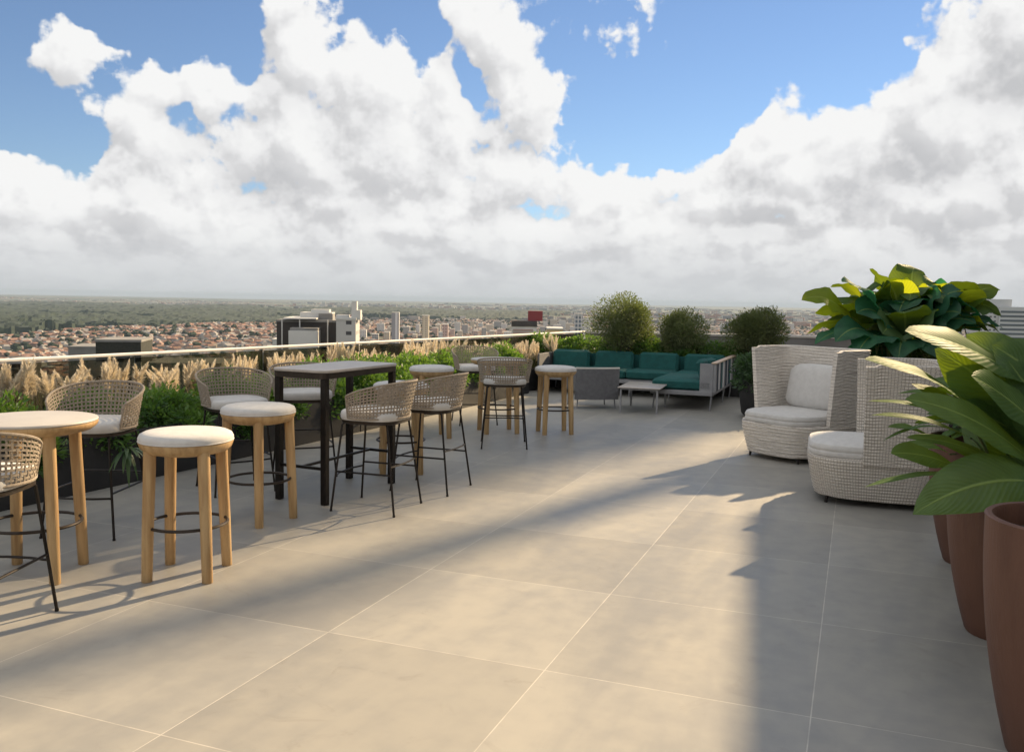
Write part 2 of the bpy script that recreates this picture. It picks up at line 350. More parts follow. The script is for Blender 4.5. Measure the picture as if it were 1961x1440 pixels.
# ------------------------------------------------------------------ terrace
RA = Vector((-4.70, 8.1, 0)); RB = Vector((1.49, 18.8, 0)); rdir = (RB-RA).normalized()
RL = RA-rdir*9.5                                 # the rail runs on to the left of the picture
PK = RB; PE = Vector((11.0, 17.8, 0))             # the back parapet
WE = Vector((8.5, 14.55, 0)); wd = Vector((math.sin(R(15.5)), math.cos(R(15.5)), 0)); WS = WE-wd*21
def deck_material():
    m = bpy.data.materials.new('porcelain_deck'); m.use_nodes = True; t = m.node_tree; b = bsdf(m)
    tc = nd(t, 'ShaderNodeTexCoord'); mp = nd(t, 'ShaderNodeMapping'); mp.inputs['Rotation'].default_value = (0,0,UA)
    t.links.new(tc.outputs['Object'], mp.inputs[0])
    mp2 = nd(t, 'ShaderNodeMapping'); mp2.inputs['Scale'].default_value = (1.0, .28, 1); t.links.new(mp.outputs[0], mp2.inputs[0])
    n1 = nd(t, 'ShaderNodeTexNoise'); n1.inputs['Scale'].default_value = 1.1; n1.inputs['Detail'].default_value = 7; n1.inputs['Roughness'].default_value = .62; n1.inputs['Distortion'].default_value = .6
    t.links.new(mp2.outputs[0], n1.inputs['Vector'])
    n2 = nd(t, 'ShaderNodeTexNoise'); n2.inputs['Scale'].default_value = 7; n2.inputs['Detail'].default_value = 6; t.links.new(mp.outputs[0], n2.inputs['Vector'])
    s = nd(t, 'ShaderNodeSeparateXYZ'); t.links.new(mp.outputs[0], s.inputs[0])
    q = M(t, 'DIVIDE', M(t, 'ADD', s.outputs[0], .10+110), 1.1); r = M(t, 'DIVIDE', M(t, 'ADD', s.outputs[1], -2.45+110), 1.1)
    cb = nd(t, 'ShaderNodeCombineXYZ'); t.links.new(M(t, 'FLOOR', q), cb.inputs[0]); t.links.new(M(t, 'FLOOR', r), cb.inputs[1])
    wn = nd(t, 'ShaderNodeTexWhiteNoise', noise_dimensions='2D'); t.links.new(cb.outputs[0], wn.inputs['Vector'])
    def edge(v):
        fr = M(t, 'FRACT', v); return M(t, 'MULTIPLY', M(t, 'MINIMUM', fr, M(t, 'SUBTRACT', 1.0, fr)), 1.1)
    dist = M(t, 'MINIMUM', edge(q), edge(r)); gr = SS(t, dist, .0016, .0032, .8, 0)
    c1 = nd(t, 'ShaderNodeMix', data_type='RGBA'); t.links.new(SS(t, M(t, 'ADD', M(t, 'MULTIPLY', n1.outputs[0], .75), M(t, 'MULTIPLY', n2.outputs[0], .25)), .36, .64), c1.inputs[0])
    c1.inputs[6].default_value = (.255,.250,.235,1); c1.inputs[7].default_value = (.350,.332,.292,1)
    n4 = nd(t, 'ShaderNodeTexNoise'); n4.inputs['Scale'].default_value = 2.6; n4.inputs['Detail'].default_value = 9; n4.inputs['Roughness'].default_value = .7; n4.inputs['Distortion'].default_value = 2.2; t.links.new(mp.outputs[0], n4.inputs['Vector'])
    st_ = SS(t, n4.outputs[0], .56, .72, 0, .22)                             # worn, slightly dirty patches
    c1b = nd(t, 'ShaderNodeMix', data_type='RGBA'); t.links.new(st_, c1b.inputs[0]); t.links.new(c1.outputs[2], c1b.inputs[6]); c1b.inputs[7].default_value = (.17,.155,.135,1); c1 = c1b
    hv = nd(t, 'ShaderNodeHueSaturation'); t.links.new(SS(t, wn.outputs[0], 0, 1, .90, 1.08, 'LINEAR'), hv.inputs['Value']); t.links.new(c1.outputs[2], hv.inputs['Color'])
    c2 = nd(t, 'ShaderNodeMix', data_type='RGBA'); t.links.new(M(t, 'MULTIPLY', gr, SS(t, n2.outputs[0], .35, .6, .45, 1.0)), c2.inputs[0]); t.links.new(hv.outputs[0], c2.inputs[6]); c2.inputs[7].default_value = (.56,.52,.46,1)
    t.links.new(c2.outputs[2], b.inputs['Base Color'])
    t.links.new(SS(t, n1.outputs[0], .3, .7, .42, .58), b.inputs['Roughness']); b.inputs['Specular IOR Level'].default_value = .35
    bp = nd(t, 'ShaderNodeBump'); bp.inputs['Strength'].default_value = .25; bp.inputs['Distance'].default_value = .003
    t.links.new(M(t, 'ADD', n2.outputs[0], M(t, 'MULTIPLY', gr, -1.0)), bp.inputs['Height']); t.links.new(bp.outputs[0], b.inputs['Normal'])
    return m
outer = [RL, RB, PE, WE+wd*2.0, WS, RL+Vector((0,-3,0))]
poly = [(p.x, p.y) for p in (RL-Vector((.25,0,0)), RB+Vector((-.15,.25,0)), PE+Vector((.3,.15,0)), WE+Vector((1.9,1.5,0)), WS+Vector((6,-1,0)), RL+Vector((-.25,-4,0)))]
mb = MB(); mb.prism(poly, -.25, 0.0); tag(mb.build('terrace_floor', deck_material(), smooth=False), kind='structure')
FACADE = mat('tower_facade', (.34,.33,.31), .8, (.28,.27,.26), .4, 5)
mb = MB(); mb.prism([(x*.985-.02, y*.985+.1) for x, y in poly], -91.5, -.254)
tag(mb.build('hotel_tower', FACADE, smooth=False), 'pale tower block that carries the roof terrace', 'building')
# glass balustrade
gm = bpy.data.materials.new('smoked_glass'); gm.use_nodes = True; t = gm.node_tree; t.nodes.clear()
tr = nd(t, 'ShaderNodeBsdfTransparent'); tr.inputs[0].default_value = (.50,.51,.46,1)
gl = nd(t, 'ShaderNodeBsdfGlossy'); gl.inputs['Roughness'].default_value = .03; gl.inputs[0].default_value = (.9,.9,.9,1)
fr = nd(t, 'ShaderNodeFresnel'); fr.inputs[0].default_value = 1.45; ms = nd(t, 'ShaderNodeMixShader')
t.links.new(M(t, 'MULTIPLY', fr.outputs[0], .8), ms.inputs[0]); t.links.new(tr.outputs[0], ms.inputs[1]); t.links.new(gl.outputs[0], ms.inputs[2]); t.links.new(ms.outputs[0], nd(t, 'ShaderNodeOutputMaterial').inputs[0])
GLASS = gm
RZ = .98; L = (RB-RL).length; ra = math.atan2(rdir.y, rdir.x)
bal = empty('glass_balustrade', RL, ra, 'smoked glass balustrade with a pale flat handrail behind the pampas grass', 'balustrade')
mb = MB(); mb.box((L/2, 0, RZ-.012), (L+.06, .075, .030), bev=.006); mb.build('handrail', RAILM, bal)
n = 12; w = L/n
for k in range(n):
    mb = MB(); mb.box((w*(k+.5), 0, .51), (w-.02, .012, .85)); mb.build('glass_panel', GLASS, bal, smooth=False)
for k in range(n+1):
    mb = MB(); mb.box((w*k, .035, .475), (.022, .04, .95)); mb.build('post', GREYF, bal, smooth=False)
mb = MB(); mb.box((L/2, 0, .04), (L, .06, .08)); mb.build('base_channel', GREYW, bal)
# back parapet and right-hand parapet
def wall(a, b, h, th, name, label, m, capm=CAP, over=.02, ch=.05):
    d = b-a; e = empty(name, a, math.atan2(d.y, d.x), label, 'wall'); Lw = d.length
    mb = MB(); mb.box((Lw/2, 0, h/2-ch/2), (Lw, th, h-ch)); mb.build('wall_face', m, e, smooth=False)
    mb = MB(); mb.box((Lw/2, 0, h-ch/2+.002), (Lw+.04, th+over*2, ch), bev=.006); mb.build('coping', capm, e)
    return e
wall(PK+Vector((.06,.13,0)), PE, .98, .22, 'parapet_wall', 'grey rendered parapet wall with pale coping behind the green sofa', CONC)
wall(PE+Vector((.0,-.35,0)), WE+wd*.3+Vector((1.2,0,0)), .98, .22, 'parapet_wall', 'pale parapet wall at the right edge in front of the white tower', CONC)
# invented penthouse block, unseen on the right, added to shade the armchairs and pots
PH = 5.27; pn = Vector((wd.y, -wd.x, 0))
pent = empty('shade_penthouse', WS, math.atan2(wd.y, wd.x), 'unseen penthouse block with a thin roof slab, added right of the terrace to shade it', 'building')
Lp = 21.0
mb = MB(); mb.box((Lp/2, -2.2, PH/2-.09), (Lp, 4.4, PH-.18)); mb.build('wall', CONC, pent, smooth=False)
mb = MB(); mb.box((Lp/2-.02, -2.2, PH-.088), (Lp+.03, 4.5, .18), bev=.01); mb.build('roof_slab', CAP, pent)
for k in range(5):
    wn_ = MB(); wn_.box((2.2+k*3.6, .003, 1.35), (2.3, .05, 2.3)); wo = wn_.build('window_frame', BROWNM, pent, smooth=False)
    wg = MB(); wg.box((2.2+k*3.6, .022, 1.35), (2.1, .03, 2.1)); wg.build('pane', mat('dark_pane', (.03,.035,.04), .08), wo, smooth=False)
# slim unseen tower, added off to the right to shade the lounge end
sp = Vector((math.cos(SUN_AZ), -math.sin(SUN_AZ), 0)); sa = Vector((math.sin(SUN_AZ), math.cos(SUN_AZ), 0))
tc_ = sa*88 + sp*(-4.9-1.65)
TWR = mat('shade_caster_facade', (.42,.40,.37), .8, (.36,.345,.32), .3, 4)
tw = empty('shade_tower', (tc_.x, tc_.y, -91), -SUN_AZ, 'tall slim unseen tower added far beyond the right side to cast shade on the terrace', 'building')
mb = MB(); mb.box((0, 0, 66.5), (3.2, 9, 133)); mb.build('wall', TWR, tw, smooth=False)
BG_ = mat('band_glass', (.05,.06,.07), .15)
for k in range(38):
    mb = MB(); mb.box((0, -4.55, 6+k*3.3), (2.4, .3, 1.5)); mb.build('window_band', BG_, tw, smooth=False)

cs = sa*42+sp*(-3.95); m = MB(); m.lathe([(.45,0),(.25,117),(.29,117.2),(.29,118.4),(.18,118.4),(.18,118)], 24, (cs.x, cs.y, -92)); tag(m.build('shade_stack', TWR), 'unseen concrete chimney stack added beyond the terrace on the right to cast a shadow band', 'chimney')  # invented stack out of view, added to throw a soft shadow band across the floor
# ------------------------------------------------------------------ furniture builders (front faces local -Y)
def make_round(name, cat, seat, group):
    """wooden stool (cushioned) or round bar table on four posts with a footrest ring"""
    e = empty(name, (0,0,0), 0, None, cat, group)
    if seat: rr, H, s = .258, .835, .165
    else: rr, H, s = .345, .895, .185
    m = MB()
    if seat: pr = [(0,H-.135),(rr*.62,H-.133),(rr*.86,H-.118),(rr*.96,H-.095),(rr,H-.066),(rr*.995,H-.060),(rr*.9,H-.058),(0,H-.058)]
    else: pr = [(0,H-.085),(rr*.70,H-.083),(rr*.90,H-.066),(rr*.985,H-.042),(rr,H-.026),(rr*.995,H-.018),(rr*.9,H-.017),(0,H-.017)]
    m.lathe(pr, 56); m.build('seat_base' if seat else 'table_apron', WOOD, e)
    m = MB()
    if seat: pr = [(0,H-.0575),(rr*.90,H-.0575),(rr*.995,H-.056),(rr*1.005,H-.040),(rr*.97,H-.020),(rr*.88,H-.008),(rr*.7,H-.001),(rr*.4,H+.002),(0,H+.003)]
    else: pr = [(0,H-.0165),(rr*.90,H-.0165),(rr*.992,H-.0165),(rr*1.0,H-.010),(rr*.99,H-.003),(rr*.96,H),(0,H)]
    m.lathe(pr, 56); m.build('cushion' if seat else 'table_top', CREAM if seat else TOPWHT, e)
    if seat:
        m = MB(); m.tube([(rr*.999*math.cos(2*math.pi*k/56), rr*.999*math.sin(2*math.pi*k/56), H-.055) for k in range(56)], .0035, 6, closed=True); m.build('piping', CREAM, e)
    for a in range(4):
        an = math.pi/4+a*math.pi/2; c, n_ = math.cos(an), math.sin(an)
        m = MB(); zt = H-.10 if seat else H-.07
        rt, rb = s*1.30, s*1.45
        m.tube([(c*rb,n_*rb,0),(c*rb,n_*rb,.004),(c*(rb*.6+rt*.4),n_*(rb*.6+rt*.4),zt*.4),(c*rt,n_*rt,zt*.85),(c*rt*.985,n_*rt*.985,zt)], [.027,.0295,.032,.0335,.034], 16)
        m.build('leg', WOOD, e)
    m = MB(); rg = s*1.33; zr = .30 if seat else .30
    m.tube([(rg*math.cos(2*math.pi*k/48), rg*math.sin(2*math.pi*k/48), zr) for k in range(48)], .0095, 8, closed=True)
    m.build('footrest_ring', BROWNM, e)
    return e
def shell_pt(a, v, zb, zt, rx, ry, flare):
    """point on a wrap-round back: a = angle from straight back, v = 0..1 up"""
    k = 1+flare*v
    return Vector((rx*k*math.sin(a), ry*k*math.cos(a)+.02*v, zb+(zt-zb)*v))
def make_wicker():
    e = empty('bar_chair', (0,0,0), 0, None, 'chair', 'wicker bar chairs around the high tables')
    sz = .70
    # seat pan + cushion
    def sq(w, d, n=40, p=3.2):
        o = []
        for k in range(n):
            a = 2*math.pi*k/n; c, s_ = math.cos(a), math.sin(a)
            o.append((w/2*math.copysign(abs(c)**(2/p), c), d/2*math.copysign(abs(s_)**(2/p), s_)))
        return o
    def soft(m, w, d, prof):
        base = sq(w, d); rows = [[(x*k, y*k, z) for x, y in base] for k, z in prof]
        m.grid(rows, closed=True); b = len(m.v)
        n = len(base); m.f.append(tuple(b-n+i for i in range(n))); m.mi.append(m.cur)
        m.f.append(tuple(b-n*len(prof)+i for i in range(n-1,-1,-1))); m.mi.append(m.cur)
    m = MB(); soft(m, .47, .46, [(.97,sz-.035),(1,sz-.03),(1,sz-.012),(.97,sz-.008)]); m.build('seat_pan', BROWNM, e)
    m = MB(); soft(m, .485, .475, [(.97,sz-.008),(1.0,sz+.004),(1.005,sz+.03),(.99,sz+.048),(.95,sz+.058),(.8,sz+.064),(.4,sz+.066)]); m.build('cushion', CREAM, e)
    # woven back: strips over and under on a flared wrap-round surface
    A = R(118); m = MB(); zb = sz+.012
    def top(a): return sz+.285-.11*(abs(a)/A)**2.4
    def P(a, v, off=0):
        p = shell_pt(a, v, zb, top(a), .262, .250, .15); n_ = Vector((math.sin(a), math.cos(a), 0)); return p+n_*off
    NV, NH = 42, 10
    def strip(pts, width, th, up):
        # flat ribbon along pts; up = per-point width direction
        rows = []
        for i, p in enumerate(pts):
            w_ = up[i]*(width/2); n_ = Vector((p.x, p.y, 0)).normalized()*(th/2)
            rows.append([p-w_-n_, p+w_-n_, p+w_+n_, p-w_+n_])
        m.grid(rows, closed=True)
        b = len(m.v); m.f.append((b-4,b-3,b-2,b-1)); m.mi.append(0); q = b-4*len(pts); m.f.append((q+3,q+2,q+1,q)); m.mi.append(0)
    for i in range(NV+1):
        a = -A+2*A*i/NV
        pts = [P(a, v/11, .0025*(1 if (v+i) % 2 else -1)) for v in range(12)]
        tg = Vector((math.cos(a), -math.sin(a), 0))
        strip(pts, .0100, .003, [tg]*12)
    for j in range(1, NH):
        v = j/NH; pts = [P(-A+2*A*k/(NV*1), v, .0025*(-1 if (j+k) % 2 else 1)) for k in range(NV+1)]
        strip(pts, .0120, .003, [Vector((0,0,1))]*(NV+1))
    m.build('woven_back', TAUPE, e)
    m = MB()
    rim = [P(-A, v/6) for v in range(6)]+[P(-A+2*A*k/44, 1) for k in range(45)]+[P(A, 1-v/6) for v in range(1, 7)]
    m.tube(rim, .0085, 8); m.tube([P(-A+2*A*k/44, 0) for k in range(45)], .0085, 8); m.build('back_frame', TAUPE, e)
    # legs
    tops = [(-.19,-.185),(.19,-.185),(.19,.185),(-.19,.185)]; bots = [(-.245,-.25),(.245,-.25),(.245,.27),(-.245,.27)]
    for (a, b), (c, d) in zip(tops, bots):
        m = MB(); m.tube([(a*.9,b*.9,sz-.03),(a,b,sz-.045),(c,d,.006)], .0085, 8); m.tube([(c,d,0),(c,d,.012)], .0105, 8); m.build('leg', DARKM, e)
    def lp(i, z): t_ = 1-z/(sz-.045); return Vector((tops[i][0]+(bots[i][0]-tops[i][0])*t_, tops[i][1]+(bots[i][1]-tops[i][1])*t_, z))
    for i, j, z in ((0,1,.27),(1,2,.30),(2,3,.36),(3,0,.30)):
        a, b = lp(i, z), lp(j, z); mid = (a+b)/2+Vector((0, -.035 if (i,j)==(0,1) else (.02 if (i,j)==(2,3) else 0), .0))
        m = MB(); m.tube([a, a*.75+b*.25+(mid-(a+b)/2)*.8, mid, a*.25+b*.75+(mid-(a+b)/2)*.8, b], .0072, 8); m.build('stretcher', DARKM, e)
    return e
def make_hightable():
    e = empty('high_table', (0,0,0), 0, 'long bar table with stone top and dark square legs between the wicker chairs', 'table')
    H = 1.045; W, Ln = .54, 1.06
    def rr(w, l, r, n=8):
        o = []
        for cx, cy, a0 in ((w/2-r, l/2-r, 0), (-w/2+r, l/2-r, 90), (-w/2+r, -l/2+r, 180), (w/2-r, -l/2+r, 270)):
            for k in range(n+1): a = R(a0+90*k/n); o.append((cx+r*math.cos(a), cy+r*math.sin(a)))
        return o
    m = MB(); base = rr(W, Ln, .09)
    m.grid([[(x*k, y*k, z) for x, y in base] for k, z in ((.985,H-.022),(1,H-.018),(1,H-.005),(.99,H))], closed=True)
    n = len(base); b = len(m.v); m.f.append(tuple(b-n+i for i in range(n))); m.mi.append(0); m.f.append(tuple(b-4*n+i for i in range(n-1,-1,-1))); m.mi.append(0)
    m.build('table_top', TABTOP, e)
    m = MB(); m.prism(rr(W-.03, Ln-.03, .05, 3), H-.068, H-.0225); m.build('apron', BROWNM, e, smooth=False)
    for sx in (-1, 1):
        for sy in (-1, 1):
            m = MB(); m.box((sx*(W/2-.05), sy*(Ln/2-.06), (H-.068)/2), (.052,.052,H-.069), bev=.005); m.build('leg', DARKM, e, smooth=False)
    for sy in (-1, 1):
        m = MB(); m.box((0, sy*(Ln/2-.06), .28), (W-.155, .022, .022)); m.build('footrail', DARKM, e, smooth=False)
    m = MB(); m.box((0, 0, .281), (.020, Ln-.143, .020)); m.build('footrail', DARKM, e, smooth=False)
    return e
ROPE = mat('pale_rope', (.75,.70,.63), .85, (.67,.62,.56), 40, 3, .35, 400)
def make_armchair(weave):
    """high-backed rope armchair; front faces local -Y"""
    e = empty('lounge_armchair', (0,0,0), 0, None, 'armchair', 'high-backed rope armchairs')
    # plan: rounded hexagon-like tub
    def plan(w, d, n=72):
        pts = [(-.50,-.30),(-.33,-.52),(.33,-.52),(.50,-.30),(.50,.42),(.38,.50),(-.38,.50),(-.50,.42)]
        out = []
        P_ = [Vector((x*w, y*d, 0)) for x, y in pts]; m_ = len(P_)
        for i in range(m_):
            p0, p1, p2 = P_[i-1], P_[i], P_[(i+1) % m_]
            a = p1+(p0-p1)*.30; b = p1+(p2-p1)*.30
            for k in range(5):
                t_ = k/4; out.append(a.lerp(p1, t_).lerp(p1.lerp(b, t_), t_))
            for k in range(1, 4): out.append(b.lerp(p2+(p1-p2)*.30, k/4))
        return out
    def ribs(rows_spec, name, wv, par):
        pass
    m = MB(); z0, z1 = .055, .385; pitch = (.0255 if weave else .034); steps = int((z1-z0)/pitch*4); rows = []
    for i in range(steps+1):
        z = z0+(z1-z0)*i/steps; v = i/steps; k = .86+.14*min(1, v*1.15)**.8
        base = plan(.98*k, .98*k); rib = .012*abs(math.sin(math.pi*(z-z0)/pitch))
        row = []
        for q, p in enumerate(base):
            n_ = p.normalized(); j = .0016*math.sin(q*1.7+i*.9)
            wob = rib*(1 if not weave else (1.0 if (q//1+int((z-z0)/pitch)) % 2 else .35))
            row.append((p.x+n_.x*(wob+j), p.y+n_.y*(wob+j), z+(.004*math.sin(q*.35+i*.05))))
        rows.append(row)
    rows.append([(x*.93, y*.93, z1+.004) for x, y, z in rows[-1]]); rows.insert(0, [(x*.9, y*.9, z0-.004) for x, y, z in rows[0]])
    m.grid(rows, closed=True); n = len(rows[0]); b = len(m.v)
    m.f.append(tuple(b-n+i for i in range(n))); m.mi.append(0); m.f.append(tuple(range(n-1,-1,-1))); m.mi.append(0)
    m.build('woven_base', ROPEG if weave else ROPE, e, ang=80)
    # seat cushion
    m = MB(); bp_ = plan(.90, .93); rows = []
    for k, z in ((.93,.388),(.985,.392),(1.0,.41),(.995,.43),(.985,.435),(.995,.44),(1.0,.46),(.975,.483),(.9,.496),(.7,.506),(.35,.51)):
        rows.append([(p.x*k, p.y*k-.03, z) for p in bp_])
    m.grid(rows, closed=True); n = len(rows[0]); b = len(m.v); m.f.append(tuple(b-n+i for i in range(n))); m.mi.append(0)
    m.build('seat_cushion', CREAM, e)
    # high wrap-round back
    H0, H1 = .36, 1.15
    def line(v, th):
        # U-shaped plan of the back, outer offset th; flares with height
        w = (.455+.075*v)+th; d = .44+.05*v+th; f = -.10-.02*v; r = .16
        pts = []
        for k in range(15): t_ = k/14; pts.append((-w, f+(d-r-f)*t_))
        for k in range(1, 8): a = math.pi-math.pi/2*k/8; pts.append((-w+r+r*math.cos(a), d-r+r*math.sin(a)))
        for k in range(15): t_ = k/14; pts.append((-w+r+(2*w-2*r)*t_, d))
        for k in range(1, 8): a = math.pi/2-math.pi/2*k/8; pts.append((w-r+r*math.cos(a), d-r+r*math.sin(a)))
        for k in range(15): t_ = k/14; pts.append((w, d-r+(f-d+r)*t_))
        return pts
    m = MB(); pitch = (.0255 if weave else .034); st = int((H1-H0)/pitch*4); outr = []; inr = []
    for i in range(st+1):
        v = i/st; z = H0+(H1-H0)*v
        for (lst, th, sg) in ((outr, .045, 1), (inr, 0.0, -1)):
            row = []
            L_ = line(v, th)
            for q, (x, y) in enumerate(L_):
                a, b_ = L_[max(q-1, 0)], L_[min(q+1, len(L_)-1)]
                nx, ny = -(b_[1]-a[1]), (b_[0]-a[0]); ln = math.hypot(nx, ny) or 1
                ph = math.sin(q*.55+3*math.sin(q*.13))*.020
                rib = .011*abs(math.sin(math.pi*(z+ph*.35-H0)/pitch))
                if weave: rib *= (1.0 if (q+int((z-H0)/pitch)) % 2 else .35)
                rib = rib if (3 < q < len(L_)-4 or weave) else rib*.25
                # the wings dip a little at the front
                zz = z-.018*v*(1 if min(q, len(L_)-1-q) < 3 else 0)
                row.append((x+nx/ln*rib*sg, y+ny/ln*rib*sg, zz))
            lst.append(row)
    n = len(outr[0])
    ring = [outr[i]+inr[i][::-1] for i in range(st+1)]
    ring.append([((x+ (inr[-1]+[])[0][0]*0), y, z+.012) for x, y, z in ring[-1]])
    # round the top edge
    mid = [[( (a[0]+b_[0])/2, (a[1]+b_[1])/2, 0) for a, b_ in zip(outr[-1], inr[-1])]][0]
    mm = mid+mid[::-1]
    ring[-1] = [(x*.6+c[0]*.4, y*.6+c[1]*.4, z+.006) for (x, y, z), c in zip(ring[-2], mm)]
    ring.insert(0, [(x*.7+c[0]*.3, y*.7+c[1]*.3, z-.004) for (x, y, z), c in zip(ring[0], mm)])
    m.grid([[Vector(p) for p in r_] for r_ in ring], closed=True); N = len(ring[0]); b = len(m.v)
    for k in range(n-1): m.f.append((b-N+k, b-N+k+1, b-k-2, b-k-1)); m.mi.append(0); m.f.append((k+1, k, N-1-k, N-2-k)); m.mi.append(0)
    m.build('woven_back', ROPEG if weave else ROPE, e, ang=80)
    # back pillow leaning in the corner
    m = MB(); rows = []
    for i in range(13):
        u = -1+2*i/12; row = []
        for j in range(24):
            a = 2*math.pi*j/24; ww = (1-abs(u)**2.6)**.5
            row.append((.375*u, math.cos(a)*.10*ww, math.copysign(abs(math.sin(a))**.6, math.sin(a))*.25*(1-.10*u*u-.25*abs(u)**6)))
        rows.append(row)
    T = Matrix.Translation((0, .285, .735)) @ Matrix.Rotation(R(-14), 4, 'X')
    m.grid([[T @ Vector(p) for p in r_] for r_ in rows], closed=True); m.build('back_pillow', CREAM, e)
    for sx, sy in ((-.33,-.36),(.33,-.36),(.34,.36),(-.34,.36)):
        m = MB(); m.tube([(sx,sy,0),(sx*.97,sy*.97,.09)], [.012,.017], 10); m.build('foot', DARKM, e)
    return e
ROPEG = mat('grid_weave_rope', (.70,.65,.58), .85, (.62,.57,.50), 40, 3, .35, 400)
def _grid_weave(m):
    # crossing straps: paler cords over a darker ground
    t = m.node_tree; b = bsdf(m); tc = nd(t, 'ShaderNodeTexCoord'); s = nd(t, 'ShaderNodeSeparateXYZ'); t.links.new(tc.outputs['Object'], s.inputs[0])
    an = M(t, 'MULTIPLY', M(t, 'ARCTAN2', s.outputs[0], s.outputs[1]), 24.0)
    g1 = M(t, 'ABSOLUTE', M(t, 'SUBTRACT', M(t, 'FRACT', an), .5)); g2 = M(t, 'ABSOLUTE', M(t, 'SUBTRACT', M(t, 'FRACT', M(t, 'DIVIDE', s.outputs[2], .0255)), .5))
    k = M(t, 'MAXIMUM', SS(t, g1, .36, .46), SS(t, g2, .34, .46))
    old = b.inputs['Base Color'].links[0].from_socket
    mx = nd(t, 'ShaderNodeMix', data_type='RGBA'); t.links.new(M(t, 'MULTIPLY', k, .8), mx.inputs[0]); t.links.new(old, mx.inputs[6]); mx.inputs[7].default_value = (.24,.205,.17,1)
    t.links.new(mx.outputs[2], b.inputs['Base Color'])
_grid_weave(ROPEG)

def _groove_shade(m):
    # shade in the grooves between the horizontal cords, painted as darker bands
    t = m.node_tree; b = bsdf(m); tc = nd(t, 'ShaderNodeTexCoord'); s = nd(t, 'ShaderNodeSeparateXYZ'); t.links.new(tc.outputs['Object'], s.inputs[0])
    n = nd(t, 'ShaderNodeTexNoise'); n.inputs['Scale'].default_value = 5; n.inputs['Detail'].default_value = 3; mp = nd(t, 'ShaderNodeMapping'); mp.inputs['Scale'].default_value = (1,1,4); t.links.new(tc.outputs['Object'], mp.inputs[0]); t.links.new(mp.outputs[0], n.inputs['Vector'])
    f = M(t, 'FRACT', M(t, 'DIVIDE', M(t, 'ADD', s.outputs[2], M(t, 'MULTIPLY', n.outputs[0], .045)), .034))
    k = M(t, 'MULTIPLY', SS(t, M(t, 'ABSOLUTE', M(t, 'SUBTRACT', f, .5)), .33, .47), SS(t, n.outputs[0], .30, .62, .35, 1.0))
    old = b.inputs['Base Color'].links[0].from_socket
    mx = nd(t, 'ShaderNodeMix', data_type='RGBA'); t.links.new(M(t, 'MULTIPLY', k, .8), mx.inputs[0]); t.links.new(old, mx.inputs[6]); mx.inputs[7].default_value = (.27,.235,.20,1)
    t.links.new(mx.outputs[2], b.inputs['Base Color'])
_groove_shade(ROPE)
# ------------------------------------------------------------------ furniture placement
st0 = make_round('bar_stool', 'stool', True, 'wooden stools with cream cushions'); SR = R(20)
spots = [((-1.85,5.01),0,'wooden stool with cream cushion nearest the camera, left of the bare floor',1.0),
 ((-1.80,6.27),61,'wooden stool with cream cushion in front of the left legs of the dark high table',1.0),
 ((-1.02,8.15),10,'wooden stool almost hidden behind the two wicker chairs beside the dark high table',1.0),
 ((-.93,10.25),20,'wooden stool showing its pale cushion above the backs of the two wicker chairs',1.0),
 ((.53,10.75),12,'farthest wooden stool, standing alone between the round table and the sofa',.98)]
for i, ((x, y), a, lb, sc) in enumerate(spots):
    o = st0 if i == 0 else copy_tree(st0); place(o, (x,y,0), R(a), lb, sc)
tb0 = make_round('bar_table', 'table', False, 'round wooden bar tables')
place(tb0, (-2.70,4.95,0), R(4), 'round wooden bar table with cream top at the left edge of the picture')
place(copy_tree(tb0), (-.16,10.75,0), R(15), 'round wooden bar table far back, partly behind a wicker chair')
wc = make_wicker()
# facing angle: azimuth clockwise from straight ahead; the model's front is -Y
chairs = [(-2.53,4.12,2,'wicker bar chair cut off by the left edge, nearest the camera, its back to us'),
 (-2.80,5.92,183,'wicker bar chair behind the left round table, backed by the dark planter'),
 (-2.28,7.28,145,'wicker bar chair between the two front stools and the hedge, facing the dark table'),
 (-1.88,8.0,158,'wicker bar chair seen under the dark high table, against the hedge'),
 (-1.03,6.72,-72,'wicker bar chair in front of the dark high table, nearest the open floor'),
 (-.68,7.45,-70,'wicker bar chair right of the dark high table'),
 (-.08,9.75,-2,'wicker bar chair in front of the far round table, its back square to us'),
 (-.48,11.5,165,'wicker bar chair behind the far round table, mostly hidden')]
for i, (x, y, a, lb) in enumerate(chairs):
    o = wc if i == 0 else copy_tree(wc); place(o, (x,y,0), math.pi-R(a), lb)
ht = make_hightable(); ht.location = (-1.43,7.27,0); ht.rotation_euler = (0,0,-R(25))
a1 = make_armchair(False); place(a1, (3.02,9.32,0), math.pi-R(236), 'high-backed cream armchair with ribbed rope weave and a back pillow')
a1.scale = (.95,.97,1.0)
a2 = make_armchair(True); place(a2, (3.03,7.36,0), math.pi-R(288), 'high-backed cream armchair with a grid weave, seen from the side by the pots')
# ------------------------------------------------------------------ corner sofa
def cush(m, c, d, bev=.03, T=None): m.box(c, d, bev=bev, M4=T)
so = empty('corner_sofa', (3.80,15.25,0), 0, 'teal corner sofa with grey frame and striped strap side, against the back planter', 'sofa')
so.rotation_euler = (0,0,-UA)          # local x = across to the right, local y = away along the tiles
